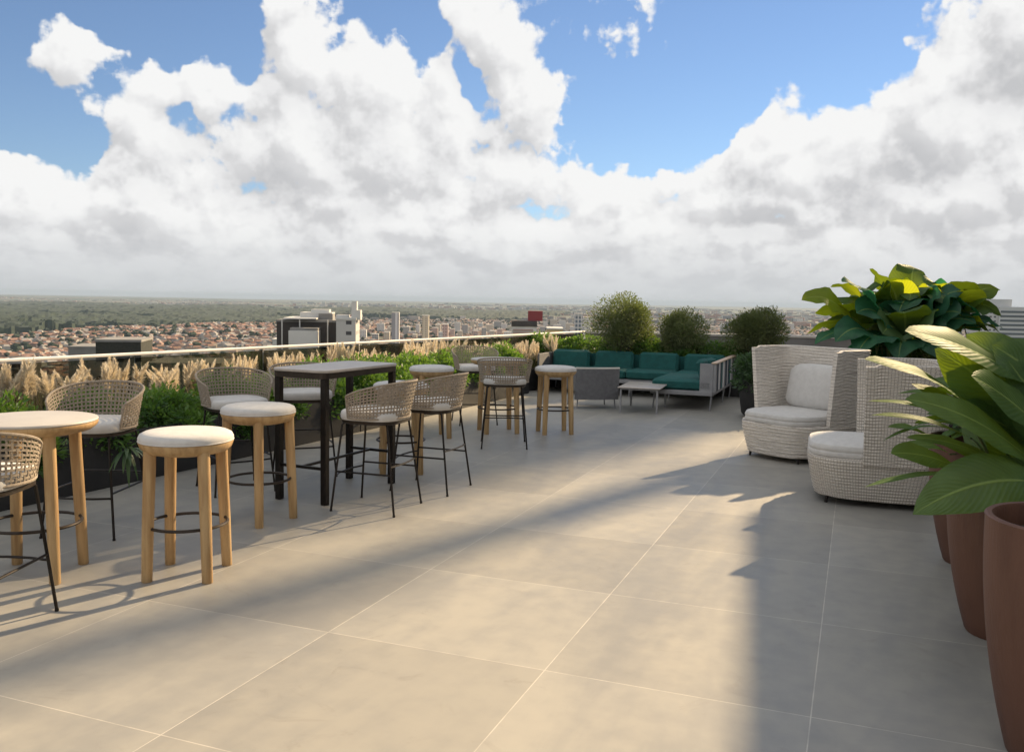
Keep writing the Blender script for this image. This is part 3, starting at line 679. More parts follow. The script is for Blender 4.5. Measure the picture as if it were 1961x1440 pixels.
# local frame: right side at x=0 running from y=-2.25 (front) to 0 (back); back along y=0 from x=-3.0 to 0
SW = 3.25
m = MB(); m.box((-SW/2, -.42, .26), (SW, .84, .07), bev=.008); m.box((-.47, -1.55, .26), (.94, 1.40, .07), bev=.008); m.build('frame', GREYF, so)
m = MB()
for k in range(3): cush(m, (-SW+.38+k*.78+.02, -.46, .375), (.765, .80, .15))
cush(m, (-.45, -.46, .375), (.84, .80, .15)); m.build('seat_cushion', TEAL, so)
m = MB(); cush(m, (-.47, -1.545, .375), (.90, 1.36, .15)); m.build('chaise_cushion', TEAL, so)
m = MB(); m.box((-SW/2, -.015, .47), (SW, .03, .40), bev=.008); m.build('back_panel', TEAL, so)
for k in range(4):
    T = Matrix.Translation((-SW+.40+k*.80, -.16, .56)) @ Matrix.Rotation(R(-12), 4, 'X'); m = MB(); m.box((0,0,0), (.70,.15,.34), bev=.045, M4=T); m.build('back_pillow', TEAL, so)
for k, (y, r_) in enumerate(((-1.30, 8), (-1.58, 14))):
    T = Matrix.Translation((-.15-.05*k, y-.2, .58)) @ Matrix.Rotation(R(72+r_), 4, 'Z') @ Matrix.Rotation(R(-16), 4, 'X'); m = MB(); m.box((0,0,0), (.46,.13,.36), bev=.05, M4=T); m.build('scatter_pillow', TEAL, so)
for c_, d_ in (((.02, -2.20, .50), (.04, .04, .42)), ((.02, -.02, .50), (.04, .04, .42))): m = MB(); m.box(c_, d_); m.build('arm_post', GREYF, so, smooth=False)
m = MB(); m.box((-.10, -2.21, .50), (.195,.03,.42)); m.build('arm_front', GREYF, so, smooth=False)
m = MB(); m.box((.012, -1.11, .72), (.085, 2.26, .022), bev=.006); m.build('arm_rail', PALEW, so)
STR = [mat('strap_white', (.55,.55,.56), .8), mat('strap_navy', (.035,.045,.065), .8), mat('strap_grey', (.22,.22,.23), .8), mat('strap_teal', (.02,.10,.10), .8)]
x = -2.17; k = 0
while x < -.06:
    w_ = (.17,.13,.20,.10,.15)[k % 5]; m = MB(); m.box((.02+.003*(k%2), x+w_/2, .50), (.012, w_-.012, .42)); so_ = m.build('side_strap', STR[(2,1,0,1,3,0)[k % 6]], so, smooth=False); x += w_; k += 1
m = MB(); m.box((-SW-.02, -.40, .47), (.035, .80, .40), bev=.006); m.build('arm_panel', GREYW, so)
for (x, y) in ((-.90,-2.2),(-.04,-2.2),(-.90,-1.0),(-.04,-.9),(-SW+.06,-.78),(-SW/2,-.78),(-SW+.06,-.06),(-.04,-.06)):
    m = MB(); m.tube([(x,y,0),(x+.02,y+.01,.225)], [.010,.016], 8); m.build('leg', GREYF, so)
# grey lounge chair seen from behind, at the left end of the coffee table
lc = empty('lounge_chair', (1.22,13.55,0), R(12), 'low grey lounge chair with a pale rim, seen from behind beside the coffee table', 'armchair')
m = MB(); m.box((0,0,.27), (.66,.62,.06), bev=.012); m.build('seat_frame', GREYW, lc)
m = MB(); m.box((0,.02,.365), (.60,.58,.13), bev=.035); m.build('seat_cushion', GREYF, lc)
m = MB()
rows = []
for z in (.14,.3,.45,.60):
    rows.append([Vector((-.34+.68*k/10, -.29-.05*math.sin(math.pi*k/10)-.06*(z-.14), z)) for k in range(11)])
m.grid(rows); m.grid([[p+Vector((0,.03,0)) for p in r_] for r_ in rows][::-1])
m.build('back_shell', GREYW, lc)
m = MB(); m.tube([p+Vector((0,.015,.008)) for p in rows[-1]], .018, 8); m.build('back_rim', CAP, lc)
for sx in (-1, 1):
    m = MB(); m.box((sx*.33,.0,.40), (.03,.60,.26), bev=.008); m.build('arm', GREYW, lc)
    for sy in (-1, 1): m = MB(); m.tube([(sx*.30,sy*.26,0),(sx*.28,sy*.24,.25)], .011, 8); m.build('leg', GREYF, lc)
# coffee table
ct = empty('coffee_table', (1.98,13.25,0), -UA+R(4), 'low coffee table with a pale thin top in front of the teal sofa', 'table')
m = MB(); m.box((0,0,.365), (.62,1.0,.018), bev=.006); m.build('table_top', TABTOP, ct)
m = MB(); m.box((0,0,.3455), (.56,.94,.020)); m.build('table_frame', GREYF, ct, smooth=False)
for sx in (-1, 1):
    for sy in (-1, 1): m = MB(); m.box((sx*.265, sy*.455, .1675), (.026,.026,.335)); m.build('leg', GREYF, ct, smooth=False)
# ------------------------------------------------------------------ planters and plants
def leafball(m, c, rad, n, size, seed, flat=.6, shell=.55, lobes=9, fern=False):
    """n small folded leaves spread through lumpy ellipsoid lobes"""
    rg = random.Random(seed); C_ = []
    for _ in range(lobes):
        a, b = rg.uniform(0, 6.28), rg.uniform(-.6, 1); s_ = math.sqrt(max(0, 1-b*b))*rg.uniform(.35, .75)
        C_.append((Vector((math.cos(a)*s_*rad[0], math.sin(a)*s_*rad[1], b*.6*rad[2])), rg.uniform(.32, .55)))
    C_.append((Vector((0,0,0)), .62))
    for _ in range(n):
        lc_, lr = rg.choice(C_)
        d = Vector((rg.gauss(0,1), rg.gauss(0,1), rg.gauss(.1,1))).normalized()
        k = (shell+(1-shell)*rg.random()**.6)*(1+ (rg.random()**6)*.35)
        p = Vector(c)+lc_+Vector((d.x*rad[0], d.y*rad[1], d.z*rad[2]))*lr*k
        s_ = size*rg.uniform(.6, 1.3)
        t_ = (d+Vector((rg.uniform(-.8,.8), rg.uniform(-.8,.8), rg.uniform(-.3,.7)))).normalized()
        u = t_.cross(Vector((rg.uniform(-1,1), rg.uniform(-1,1), rg.uniform(-1,1)))).normalized(); w_ = t_.cross(u)
        m.add([p, p+t_*s_*.5+u*s_*.22*flat*1.6+w_*s_*.07, p+t_*s_, p+t_*s_*.5-u*s_*.22*flat*1.6+w_*s_*.07], [(0,1,2),(0,2,3)])
def twigs(m, c, rad, n, r0, seed, z0):
    rg = random.Random(seed)
    for _ in range(n):
        a = rg.uniform(0, 6.28); b = Vector((c[0]+rg.uniform(-.05,.05), c[1]+rg.uniform(-.05,.05), z0))
        e_ = Vector((c[0]+math.cos(a)*rad[0]*rg.uniform(.2,.75), c[1]+math.sin(a)*rad[1]*rg.uniform(.2,.75), c[2]+rad[2]*rg.uniform(-.2,.75)))
        md = b.lerp(e_, .5)+Vector((rg.uniform(-.05,.05), rg.uniform(-.05,.05), rg.uniform(0,.08)))
        m.tube([b, md, e_], [r0, r0*.6, r0*.2], 5)
# long black planter boxes in front of the balustrade
PA = Vector((-3.45,6.95,0)); PB = Vector((-1.80,10.55,0)); pdir = (PB-PA).normalized(); pno = Vector((-pdir.y, pdir.x, 0))
def bigbox(a, b, w_, h, label, m_, side=1):
    d = (b-a); n_ = Vector((-d.y, d.x, 0)).normalized()*side; e = empty('planter_box', a, math.atan2(d.y, d.x), label, 'planter', 'long planter boxes')
    mb = MB(); Ln = d.length; t_ = .03; wy = w_*side
    mb.box((Ln/2, 0+t_/2*side, h/2), (Ln, t_, h)); mb.box((Ln/2, wy-t_/2*side, h/2), (Ln, t_, h)); mb.box((t_/2, wy/2, h/2), (t_-.002, abs(wy)-2*t_, h)); mb.box((Ln-t_/2, wy/2, h/2), (t_-.002, abs(wy)-2*t_, h)); mb.box((Ln/2, wy/2, .02), (Ln-.07, abs(wy)-.07, .03))
    mb.build('planter_wall', m_, e, smooth=False)
    s_ = MB(); s_.box((Ln/2, wy/2, h-.05), (Ln-.07, abs(wy)-.07, .03)); s_.build('soil', SOIL, e, smooth=False)
    return e
P0 = PA-pdir*4.6
bigbox(P0, PA-pdir*.02, .62, .44, 'black planter box at the far left under the pampas grass', PLANTR)
bigbox(PA, PB-pdir*.02, .62, .44, 'black planter box behind the wicker chairs and the dark high table', PLANTR)
bigbox(PB, Vector((.30,15.35,0)), .62, .44, 'black planter box leading from the far stools towards the sofa', PLANTR)
ZP = .40
hg = 'hedge shrubs along the balustrade'
protos = []
for i in range(3):
    e = empty('hedge_shrub', (0,0,ZP-.04), 0, None, 'shrub', hg); m = MB(); m.cur = 0
    leafball(m, (0,0,.12), (.44,.40,.34), 3300, .060, 100+i, shell=.5, lobes=10)
    # a skirt of leaves spilling over the planter's front
    leafball(m, (0,-.30,-.05), (.36,.12,.22), 900, .065, 150+i, shell=.3, lobes=5)
    m.build('foliage', HEDGE, e, smooth=False); m = MB(); twigs(m, (0,0,.12), (.4,.36,.3), 9, .008, 200+i, -.02); m.build('stem', TWIG, e)
    protos.append(e)
hl = ['at the far left, under the plumes by the picture edge','behind the left wicker chair','with ferny tips right of the left wicker chair','in the gap between the two left wicker chairs','behind the second wicker chair from the left',
 'seen under the left end of the dark table','seen under the middle of the dark table','right of the dark table top, bright green','behind the hidden stool','behind the pale stool cushion','left of the far round table','behind the far round table','right of the far round table','left of the far lone stool','near the left end of the sofa','at the corner by the sofa']
hn = 0
def hedge(p, ang, lb, sc=1.0):
    global hn
    o = protos[hn] if hn < 3 else copy_tree(protos[hn % 3]); place(o, p, ang, 'dense leafy hedge shrub '+lb, (sc, sc, sc*rnd(.84,.98))); hn += 1
tot = [P0+pdir*.3+pno*.3+pdir*(.62*k) for k in range(14)]
pts = []
q = P0+pdir*1.2
for k in range(9): pts.append((P0+pdir*(1.9+.78*k)+pno*.33, math.atan2(pdir.y, pdir.x)))
e2 = (Vector((.30,15.35,0))-PB); d2 = e2.normalized(); n2 = Vector((-d2.y, d2.x, 0))
for k in range(7): pts.append((PB+d2*(.30+.74*k)+n2*.33, math.atan2(d2.y, d2.x)))
for k, (p, a) in enumerate(pts): hedge((p.x, p.y, ZP+(.05 if k > 7 else 0)), a, hl[k], 1.0+rnd(-.06,.06))
# low planter and hedge behind the sofa, round to its right side
bk0 = QR(0,0); S0 = Vector((3.80,15.25,0)); lx = Vector((math.cos(-UA), math.sin(-UA), 0)); ly = Vector((-lx.y, lx.x, 0))
B0 = S0-lx*3.9+ly*.10; B1 = S0+lx*.75+ly*.10
bigbox(B0, B1, .55, .5, 'grey black planter box behind the back of the teal sofa', PLANTR)
bl = ['behind the left end of the sofa back','behind the left sofa pillow, under the tallest bush','behind the second sofa pillow','behind the middle of the sofa back','behind the third sofa pillow','behind the right pillow of the sofa','at the right corner of the sofa back']
for k in range(7):
    p = B0+lx*(.3+.68*k)+ly*.30; o = copy_tree(protos[k % 3]); place(o, (p.x, p.y, .66), -UA+rnd(-.2,.2), 'clipped leafy shrub '+bl[k], (1.0,.9,.72)); o['group'] = 'clipped shrubs behind the sofa'
# three airy round bushes against the back wall
def bush(px, py_top, py_bot, y, wpx, seed, lb):
    c = D(px, (py_top+py_bot)/2, y); top = D(px, py_top, y).z; bot = .42; rx = wpx/2/F*y; rz = (top-bot)/2
    e = empty('olive_bush', (c.x, c.y, 0), 0, lb, 'bush', 'airy olive bushes before the parapet'); m = MB()
    leafball(m, (0,0,bot+rz), (rx*1.04,rx*.98,rz*.92), 17000, .050, seed, flat=.45, shell=.30, lobes=16)
    m.build('foliage', OLIVE, e, smooth=False)
    m = MB(); twigs(m, (0,0,bot+rz*.9), (rx,rx*.8,rz), 30, .012, seed+1, .45); m.build('trunk', TWIG, e)
bush(1192, 560, 668, 16.2, 138, 31, 'tallest airy olive bush behind the middle of the sofa')
bush(1304, 592, 668, 15.95, 100, 32, 'smallest olive bush, right beside the tallest one')
bush(1452, 581, 668, 15.3, 122, 33, 'round olive bush standing apart to the right of the sofa')
# dark shrub in a round black pot at the right end of the sofa
sp_ = G(1437, 800); rp = empty('potted_shrub', (sp_.x+.18, sp_.y+.15, 0), 0, 'dark spreading shrub in a round black pot right of the sofa', 'potted plant')
m = MB(); m.lathe([(0,0),(.22,0),(.27,.06),(.33,.5),(.33,.54),(.30,.54),(.29,.46),(0,.46)], 40); m.build('pot', PLANTR, rp)
m = MB(); leafball(m, (0,0,.66), (.44,.44,.30), 4200, .07, 41, flat=.5, shell=.45, lobes=12); leafball(m, (-.12,-.1,.55), (.38,.35,.22), 1500, .08, 42, flat=.4, shell=.4, lobes=8); m.build('foliage', DARKLF, rp, smooth=False)
m = MB(); twigs(m, (0,0,.8), (.4,.4,.4), 12, .01, 43, .45); m.build('stem', TWIG, rp)
# pampas grass clumps between hedge and glass
def plume(m, base, h, lean, az, rg, pl=.30, pw=.055):
    d = Vector((math.cos(az), math.sin(az), 0)); P_ = lambda t_: base+Vector((0,0,h*t_*(1-.06*lean*t_)))+d*(lean*h*t_*t_)
    m.cur = 1; m.tube([P_(0), P_(.5), P_(.8)], [.004,.003,.002], 4); m.cur = 0
    t0 = 1-pl/h
    n_ = 420
    for i in range(n_):
        u = rg.random(); t_ = t0+(1-t0)*u; p = P_(t_); tg = (P_(min(1.02, t_+.03))-P_(t_-.03)).normalized()
        w_ = pw*(math.sin(math.pi*min(1, (u*.92+.06))**.75)+.12); a = rg.uniform(0, 6.28)
        o_ = Vector((math.cos(a), math.sin(a), 0)); e_ = p+tg*rg.uniform(.03,.075)+o_*w_*rg.uniform(.3,1.05)+Vector((0,0,-.01))
        s_ = tg.cross(o_).normalized()*.0065
        m.add([p-s_, p+s_, e_], [(0,1,2)])
def pampas(p, seed, n_, hh, lb, grp='pampas grass along the balustrade'):
    e = empty('pampas_grass', p, 0, lb, 'grass clump', grp); rg = random.Random(seed); m = MB()
    for _ in range(n_):
        az = rg.uniform(0, 6.28); b = Vector((rg.gauss(0,.13), rg.gauss(0,.07), 0)); plume(m, b, hh*rg.uniform(.78,1.04), rg.uniform(.02,.30), az, rg, rg.uniform(.24,.36), rg.uniform(.045,.07))
    m.build('plume', [STRAW, REED], e, smooth=False)
    m = MB()
    for _ in range(90):
        az = rg.uniform(0, 6.28); h = hh*rg.uniform(.4,.8); l_ = rg.uniform(.1,.6); b = Vector((rg.gauss(0,.1), rg.gauss(0,.06), 0)); d = Vector((math.cos(az), math.sin(az), 0)); s_ = Vector((-d.y, d.x, 0))*.004
        q = [b+Vector((0,0,h*t_*(1-.3*l_*t_)))+d*(l_*h*.8*t_*t_) for t_ in (0,.35,.7,1)]
        m.add([q[0]-s_,q[0]+s_,q[1]+s_,q[1]-s_,q[2]+s_*.7,q[2]-s_*.7,q[3]], [(0,1,2,3),(3,2,4,5),(5,4,6)])
    m.build('blades', REED, e, smooth=False)
    return e
PM = [pampas((0,0,0), 300+i, 15, .61, '') for i in range(4)]
pk = 0
for k in range(26):
    t_ = (k+.5)/26; p = (RA-rdir*3.6).lerp(RB-rdir*2.0, t_)+Vector((rdir.y, -rdir.x, 0))*(.34+.10*math.sin(k*2.3))
    o = PM[k] if k < 4 else copy_tree(PM[k % 4])
    where = ['by the left picture edge','left of the dark building behind the glass','above the left wicker chair','right of the left wicker chair','left of the second wicker chair','above the second wicker chair','left of the dark table top','above the dark table top','right of the dark table top','above the far stools','near the corner of the balustrade'][min(10, k*11//26)]
    place(o, (p.x, p.y, .36), rnd(0, 6.28), 'cream pampas plumes '+where+(', '+('first','second','third')[sum(1 for j in range(k) if j*11//26 == k*11//26)]+' clump from the left'), (rnd(.9,1.15), rnd(.9,1.15), rnd(.80,1.02)))
m = MB(); pp = [(RA-rdir*3.9), RB-rdir*1.6]; 
bigp = empty('grass_trough', RA-rdir*3.9, ra, 'low black trough carrying the pampas grass along the glass', 'planter'); Lt = (pp[1]-pp[0]).length
mb = MB(); mb.box((Lt/2, -.34, .19), (Lt, .42, .37)); mb.build('trough', PLANTR, bigp, smooth=False)
mb = MB(); mb.box((Lt/2, -.34, .377), (Lt-.05, .37, .012)); mb.build('soil', SOIL, bigp, smooth=False)
# ---- broad-leaved plants
def leaf(m, base, tip, W, arch=.25, roll=0.0, fold=.18, wave=.05, rg=random, n=14, stem=.22, prof=.9, lobed=0.0, keep=None):
    base = Vector(base); tip = Vector(tip); L_ = (tip-base).length
    ctl = base.lerp(tip, .5)+Vector((0,0,arch*L_))
    def B(t_): return base*(1-t_)**2+ctl*2*t_*(1-t_)+tip*t_*t_
    def T(t_): return ((ctl-base)*2*(1-t_)+(tip-ctl)*2*t_).normalized()
    m.cur = 1; m.tube([B(t_) for t_ in (0, stem*.5, stem)], [.011*W/.25+.004, .009*W/.25+.003, .006*W/.25+.002], 6); m.cur = 0
    rows = []; uvs = []; ph = rg.uniform(0, 6.28); cols = (-1,-.72,-.4,-.1,0,.1,.4,.72,1)
    for i in range(n+1):
        s_ = i/n; t_ = stem+(1-stem)*s_; p = B(t_); tg = T(t_)
        side = tg.cross(Vector((0,0,1)));
        if side.length < .05: side = Vector((1,0,0))
        side.normalize(); side = Matrix.Rotation(roll, 3, tg) @ side; nor = side.cross(tg).normalized()
        w_ = W*max(.004, (math.sin(math.pi*min(1, s_**prof))**.75))
        if s_ < .12: w_ = max(w_, W*.30*(s_/.12)**.5+.004)
        row = []; ur = []
        for c in cols:
            wv = wave*W*math.sin(s_*13+ph+(2.2 if c > 0 else 0))*abs(c)**2+.3*wave*W*math.sin(s_*31+ph*2)*abs(c)**3
            back = -tg*(lobed*W*abs(c)*max(0, 1-s_*3.2))
            curl = -abs(c)**2.4*W*.16
            row.append(p+side*(c*w_)+nor*(abs(c)*fold*w_+wv*(w_/W)+curl*(w_/W))+back); ur.append((c*.5+.5, s_))
        rows.append(row); uvs.append(ur)
    m.grid(rows, uvs)
STEMG = mat('green_stem', (.10,.16,.05), .5, (.14,.13,.05), 10)
# terracotta pots with large-leaved plants on the right
def pot(p, lb, h=.80, rt=.285, rb=.17):
    e = empty('terracotta_planter', (p[0],p[1],0), 0, lb, 'pot', 'tall terracotta planters')
    m = MB(); pr = [(0,0),(rb*.95,0),(rb,.012)]+[(rb+(rt-rb)*(1-(1-t_)**2.1), .012+(h-.03)*t_) for t_ in [k/14 for k in range(1,15)]]+[(rt+.002,h-.006),(rt-.006,h),(rt-.022,h-.002),(rt-.030,h-.012),(rt-.036,h-.09),(0,h-.09)]
    m.lathe(pr, 64); m.build('pot', TERRA, e)
    m = MB(); m.lathe([(0,h-.075),(rt*.5,h-.068),(rt-.05,h-.08)], 32); m.build('soil', SOIL, e)
    return e
pots = [((2.0,3.05),'terracotta planter nearest the camera, cut by the right edge'),((2.45,4.28),'middle terracotta planter under the big drooping leaves'),((2.93,5.50),'farthest terracotta planter, beside the grid-weave armchair')]
for i, (p, lb) in enumerate(pots): pot(p, lb, h=(.87 if i == 0 else .80), rt=(.30 if i == 0 else .285), rb=(.19 if i == 0 else .17))
def plant(p, z, spec, lb, grp, mats=(LEAF1,), seed=0):
    e = empty('broadleaf_plant', (p[0],p[1],z), 0, lb, 'plant', grp); rg = random.Random(seed); o_ = Vector((p[0],p[1],z))
    for mi_, mt in enumerate(mats):
        m = MB(); cnt = 0
        for s_ in spec:
            if s_.get('m', 0) != mi_: continue
            b = Vector(s_['b'])-o_ if 'b' in s_ else Vector((rg.uniform(-.05,.05), rg.uniform(-.05,.05), 0)); t_ = Vector(s_['t'])-o_; st_ = s_.get('s',.25)
            if 'q' in s_:
                q = Vector(s_['q'])-o_; md = b.lerp(q, .55); md.z = max(md.z, b.z+(q.z-b.z)*.85); m.cur = 1
                m.tube([b*(1-k/6)**2+md*2*(k/6)*(1-k/6)+q*(k/6)**2 for k in range(7)], [.009-.0007*k for k in range(7)], 6); m.cur = 0; b = q; st_ = .02
            leaf(m, b, t_, s_['w'], s_.get('a',.22), s_.get('r',0), s_.get('f',.18), s_.get('v',.05), rg, stem=st_, prof=s_.get('p',.9), lobed=s_.get('l',0)); cnt += 1
        if cnt: m.build('foliage', [mt, STEMG], e, ang=180)
    return e
def lf(qx, qy, qd, px, py, y, w, **k): k.update(t=D(px,py,y), q=D(qx,qy,qd), w=w); return k
sp2 = [lf(1985,745,4.45, 1733,634,4.15,.125,a=.10,r=-.55), lf(1900,815,4.40, 1655,688,4.15,.098,a=.16,r=-.35), lf(2000,905,4.0, 1733,764,3.85,.095,a=.16,r=-.65),
 lf(2010,930,3.85, 1748,985,3.65,.105,a=.20,r=-.75,p=.8), lf(1840,900,4.1, 1706,868,3.95,.058,a=.12,r=-.6,p=1.2), lf(1830,905,4.0, 1655,933,3.85,.022,a=.08,r=-.1),
 lf(1850,810,4.3, 1662,768,4.2,.032,a=.12,r=-.2), lf(1860,840,4.35, 1668,795,4.25,.028,a=.14,r=-.3), lf(2010,860,4.3, 1790,668,4.5,.15,a=.14,r=-.9), lf(2030,800,4.5, 1850,640,4.7,.12,a=.1,r=-1.0),
 lf(2020,850,4.1, 1860,720,4.0,.13,a=.10,r=-.7), lf(2060,900,4.2, 1930,690,4.3,.13,a=.08,r=-1.0), lf(1990,950,4.3, 1880,810,4.4,.09,a=.1,r=-.8), lf(1960,930,4.25, 1790,845,4.3,.05,a=.16,r=-.5),
 lf(1965,950,4.2, 1815,905,4.1,.045,a=.14,r=-.4), lf(2000,960,4.1, 1850,960,3.9,.06,a=.18,r=-.6), lf(2080,850,4.1, 2150,700,4.0,.12,a=.2,r=.6), lf(2060,880,4.5, 2090,690,4.9,.12,a=.2,r=.2), lf(1940,930,4.5, 1860,760,4.9,.10,a=.1,r=-.5),
 lf(1950,940,4.5, 1930,740,4.9,.10,a=.1,r=-.4), lf(2010,990,4.0, 1960,1000,3.6,.07,a=.3,r=0), lf(2050,950,4.3, 2160,900,4.2,.1,a=.2,r=.3)]
sp2 += [lf(2040,960,4.15, 1880,905,3.95,.10,a=.14,r=-.7), lf(2010,880,4.35, 1835,780,4.25,.11,a=.13,r=-.8), lf(1930,870,4.3, 1745,735,4.35,.07,a=.14,r=-.5),
 lf(2070,800,4.3, 1900,660,4.4,.15,a=.1,r=-.9), lf(1960,985,4.15, 1800,945,4.05,.05,a=.14,r=-.3), lf(1900,880,4.2, 1735,838,4.1,.045,a=.12,r=-.4), lf(2080,1010,3.9, 1930,930,3.8,.09,a=.15,r=-.6)]
for s_ in sp2: s_['w'] *= 1.38
plant((2.45,4.28), .70, sp2, 'plant with the largest glossy leaves arching left out of the middle terracotta planter', 'broad-leaved plants in the terracotta planters', (LEAF1,), 5)
rg = random.Random(12); sp3 = []
for k in range(46):
    a = rg.uniform(0, 6.28); h = rg.uniform(-.02,.40); rr_ = rg.uniform(.30,.60); q_ = rg.uniform(.25,.4)
    sp3.append(dict(t=(2.93+math.cos(a)*rr_, 5.50+math.sin(a)*rr_, .80+h), q=(2.93+math.cos(a)*rr_*q_, 5.50+math.sin(a)*rr_*q_, .80+h*.75+.04), w=rg.uniform(.035,.062), a=rg.uniform(.12,.25), r=rg.uniform(-.6,.6)))
sp3 += [lf(1800,850,5.5,1700,818,5.2,.05,a=.15,r=-.4), lf(1820,870,5.3,1715,868,5.0,.05,a=.2,r=-.4), lf(1840,830,5.5,1690,845,5.2,.03,a=.2)]
plant((2.93,5.50), .70, sp3, 'bushy plant with narrower leaves in the farthest terracotta planter', 'broad-leaved plants in the terracotta planters', (LEAF1,), 6)
sp1 = [dict(t=(2.0+math.cos(a)*r_, 3.05+math.sin(a)*r_, .92+h), w=.07, a=.3, s=.4, r=.3) for a, r_, h in ((.2,.5,.5),(1.2,.35,.45),(-.6,.5,.35),(.8,.55,.3))]
plant((2.0,3.05), .77, sp1, 'small plant in the nearest terracotta planter at the right edge', 'broad-leaved plants in the terracotta planters', (LEAF1,), 7)
# the great dark-leaved plant behind the armchairs
bigbox(Vector((3.75,10.35,0)), Vector((6.6,10.0,0)), .8, .30, 'dark brown planter box behind the two high-backed armchairs', BROWNP)
rg = random.Random(21); spb = []; cx, cy = 4.62, 10.6
def bl(px, py, y, w, bx, m_, **k):
    t_ = D(px, py, y); c_ = D(1735, 650, 10.4); dv = (c_-t_); ln = min(.62, dv.length*.75); q_ = t_+dv.normalized()*ln; k.update(t=t_, q=q_, w=w*1.28, m=m_, b=(bx, cy, .27)); spb.append(k)
# tips placed to follow the plant's outline; m: 0 dark teal-green, 1 mid green, 2 lime
for (px, py, y, w, bx, m_, a, r_) in ((1535,575,10.3,.16,4.4,2,.28,-.5),(1560,600,10.5,.15,4.4,2,.2,.5),(1590,550,10.8,.17,4.5,2,.3,.2),(1612,540,10.2,.22,4.6,0,.2,-.3),(1640,600,10.0,.20,4.7,0,.3,-.6),
 (1665,515,10.6,.20,4.9,1,.12,.2),(1750,512,10.9,.22,4.9,1,.25,.4),(1700,545,10.3,.20,4.8,2,.35,.7),(1690,640,9.9,.22,4.7,1,.3,-.9),(1790,545,10.4,.26,5.1,0,.2,.2),(1845,560,10.2,.26,5.2,0,.35,.5),(1840,600,10.0,.24,5.1,0,.3,.9),
 (1915,555,10.7,.17,5.6,2,.25,.3),(1890,570,10.3,.15,5.5,2,.3,-.4),(1870,620,10.1,.20,5.4,0,.3,.4),(1770,640,9.8,.24,5.0,1,.35,.9),(1730,600,9.9,.22,4.9,1,.3,.3),(1600,655,9.9,.18,4.4,0,.35,-.3),(1560,660,10.1,.16,4.2,0,.3,-.3),
 (1640,680,9.8,.20,4.6,0,.4,-.3),(1580,620,10.6,.16,4.5,1,.25,.3),(1545,640,10.4,.12,4.2,2,.3,.4),(1680,590,10.4,.18,4.8,0,.3,.9),(1810,690,9.8,.20,5.2,0,.4,.5),(1720,690,9.8,.20,4.9,0,.4,-.2),(1850,660,10.2,.18,5.4,1,.3,.5),(1660,560,10.9,.2,4.9,1,.3,-.2),(1770,580,10.9,.24,5.1,1,.25,-.6),(1860,585,10.8,.2,5.4,1,.3,-.5)):
    bl(px, py, y, w, bx, m_, a=a+.12, r=r_+rg.uniform(-.2,.2), p=.75, l=.25, v=.13, f=.22)
for k in range(125):
    a = rg.uniform(0, 6.28); rr_ = rg.uniform(.45,1.04); z_ = rg.uniform(.35,1.80)*(1.12-.22*rr_); bx = cx+rg.uniform(-.5,.9); ql = rg.uniform(.35,.55)
    tp = Vector((cx+.15+math.cos(a)*rr_*1.05, cy+math.sin(a)*rr_*.55, z_)); cn_ = Vector((cx+.15,cy,z_+.15)); q_ = tp+(cn_-tp).normalized()*min(ql, (cn_-tp).length*.8)
    spb.append(dict(b=(bx,cy,.27), t=tuple(tp), q=tuple(q_), w=rg.uniform(.15,.25), m=rg.choice((0,1,1,2)), a=rg.uniform(.2,.45), r=rg.uniform(-.8,.8), p=.75, l=.25, v=.12))
plant((cx,cy), .27, spb, 'huge plant with crumpled dark and lime broad leaves behind the armchairs', 'broad-leaved plants', (LEAF2, LEAF1, LEAF3), 8)
# low fern-like shrub filling below it
o = empty('understory_shrub', (3.95,10.55,.27), 0, 'dark low shrub showing in the gap between the two armchairs', 'shrub')
m = MB(); leafball(m, (0,0,.32), (.5,.34,.42), 3500, .07, 55, shell=.4, lobes=10); m.build('foliage', DARKLF, o, smooth=False)
# a drooping strap-leaved plant spilling from the black planter
pl = G(243, 868, .55); o = empty('strap_leaf_plant', (pl.x, pl.y, .44), 0, 'small strap-leaved plant drooping from the black planter behind the left wicker chair', 'plant'); m = MB(); rg = random.Random(3)
for k in range(16):
    a = R(200+rg.uniform(0,160)); r_ = rg.uniform(.08,.18); leaf(m, (0,0,.12), (math.cos(a)*r_, math.sin(a)*r_, rg.uniform(-.12,.2)), .014, .5, 0, .2, .02, rg, n=8, stem=.1)
m.build('foliage', [DARKLF, STEMG], o, ang=180)
# ------------------------------------------------------------------ land, forest, city
GZ = -91.0
def hill(x, y):
    r = math.hypot(x, y); k = max(0, min(1, (r-9000)/9000))
    return GZ+k*(26*mnoise.noise(Vector((x/5200, y/5200, 1)))+8+10*mnoise.noise(Vector((x/1500, y/1500, 4))))*1.0
rs = [0,150,300,600,1000,1500,2200,3000,4000,5200,6600,8200,9500,11000,12500,14000,15500,17000,18500,20000,22000,25000,29000]
m = MB(); NA = 240; rows = []
for r in rs[1:]: rows.append([(r*math.sin(2*math.pi*k/NA), r*math.cos(2*math.pi*k/NA), hill(r*math.sin(2*math.pi*k/NA), r*math.cos(2*math.pi*k/NA))) for k in range(NA)])
rows = [r[::-1] for r in rows]
m.grid(rows, closed=True); m.f.append(tuple(range(NA))[::1]); m.mi.append(0)
gmt = bpy.data.materials.new('country_ground'); gmt.use_nodes = True; t = gmt.node_tree; b = bsdf(gmt); b.inputs['Roughness'].default_value = .95
tc = nd(t, 'ShaderNodeTexCoord')
n1 = nd(t, 'ShaderNodeTexNoise'); n1.inputs['Scale'].default_value = .0006; n1.inputs['Detail'].default_value = 9; n1.inputs['Roughness'].default_value = .62; t.links.new(tc.outputs['Object'], n1.inputs['Vector'])
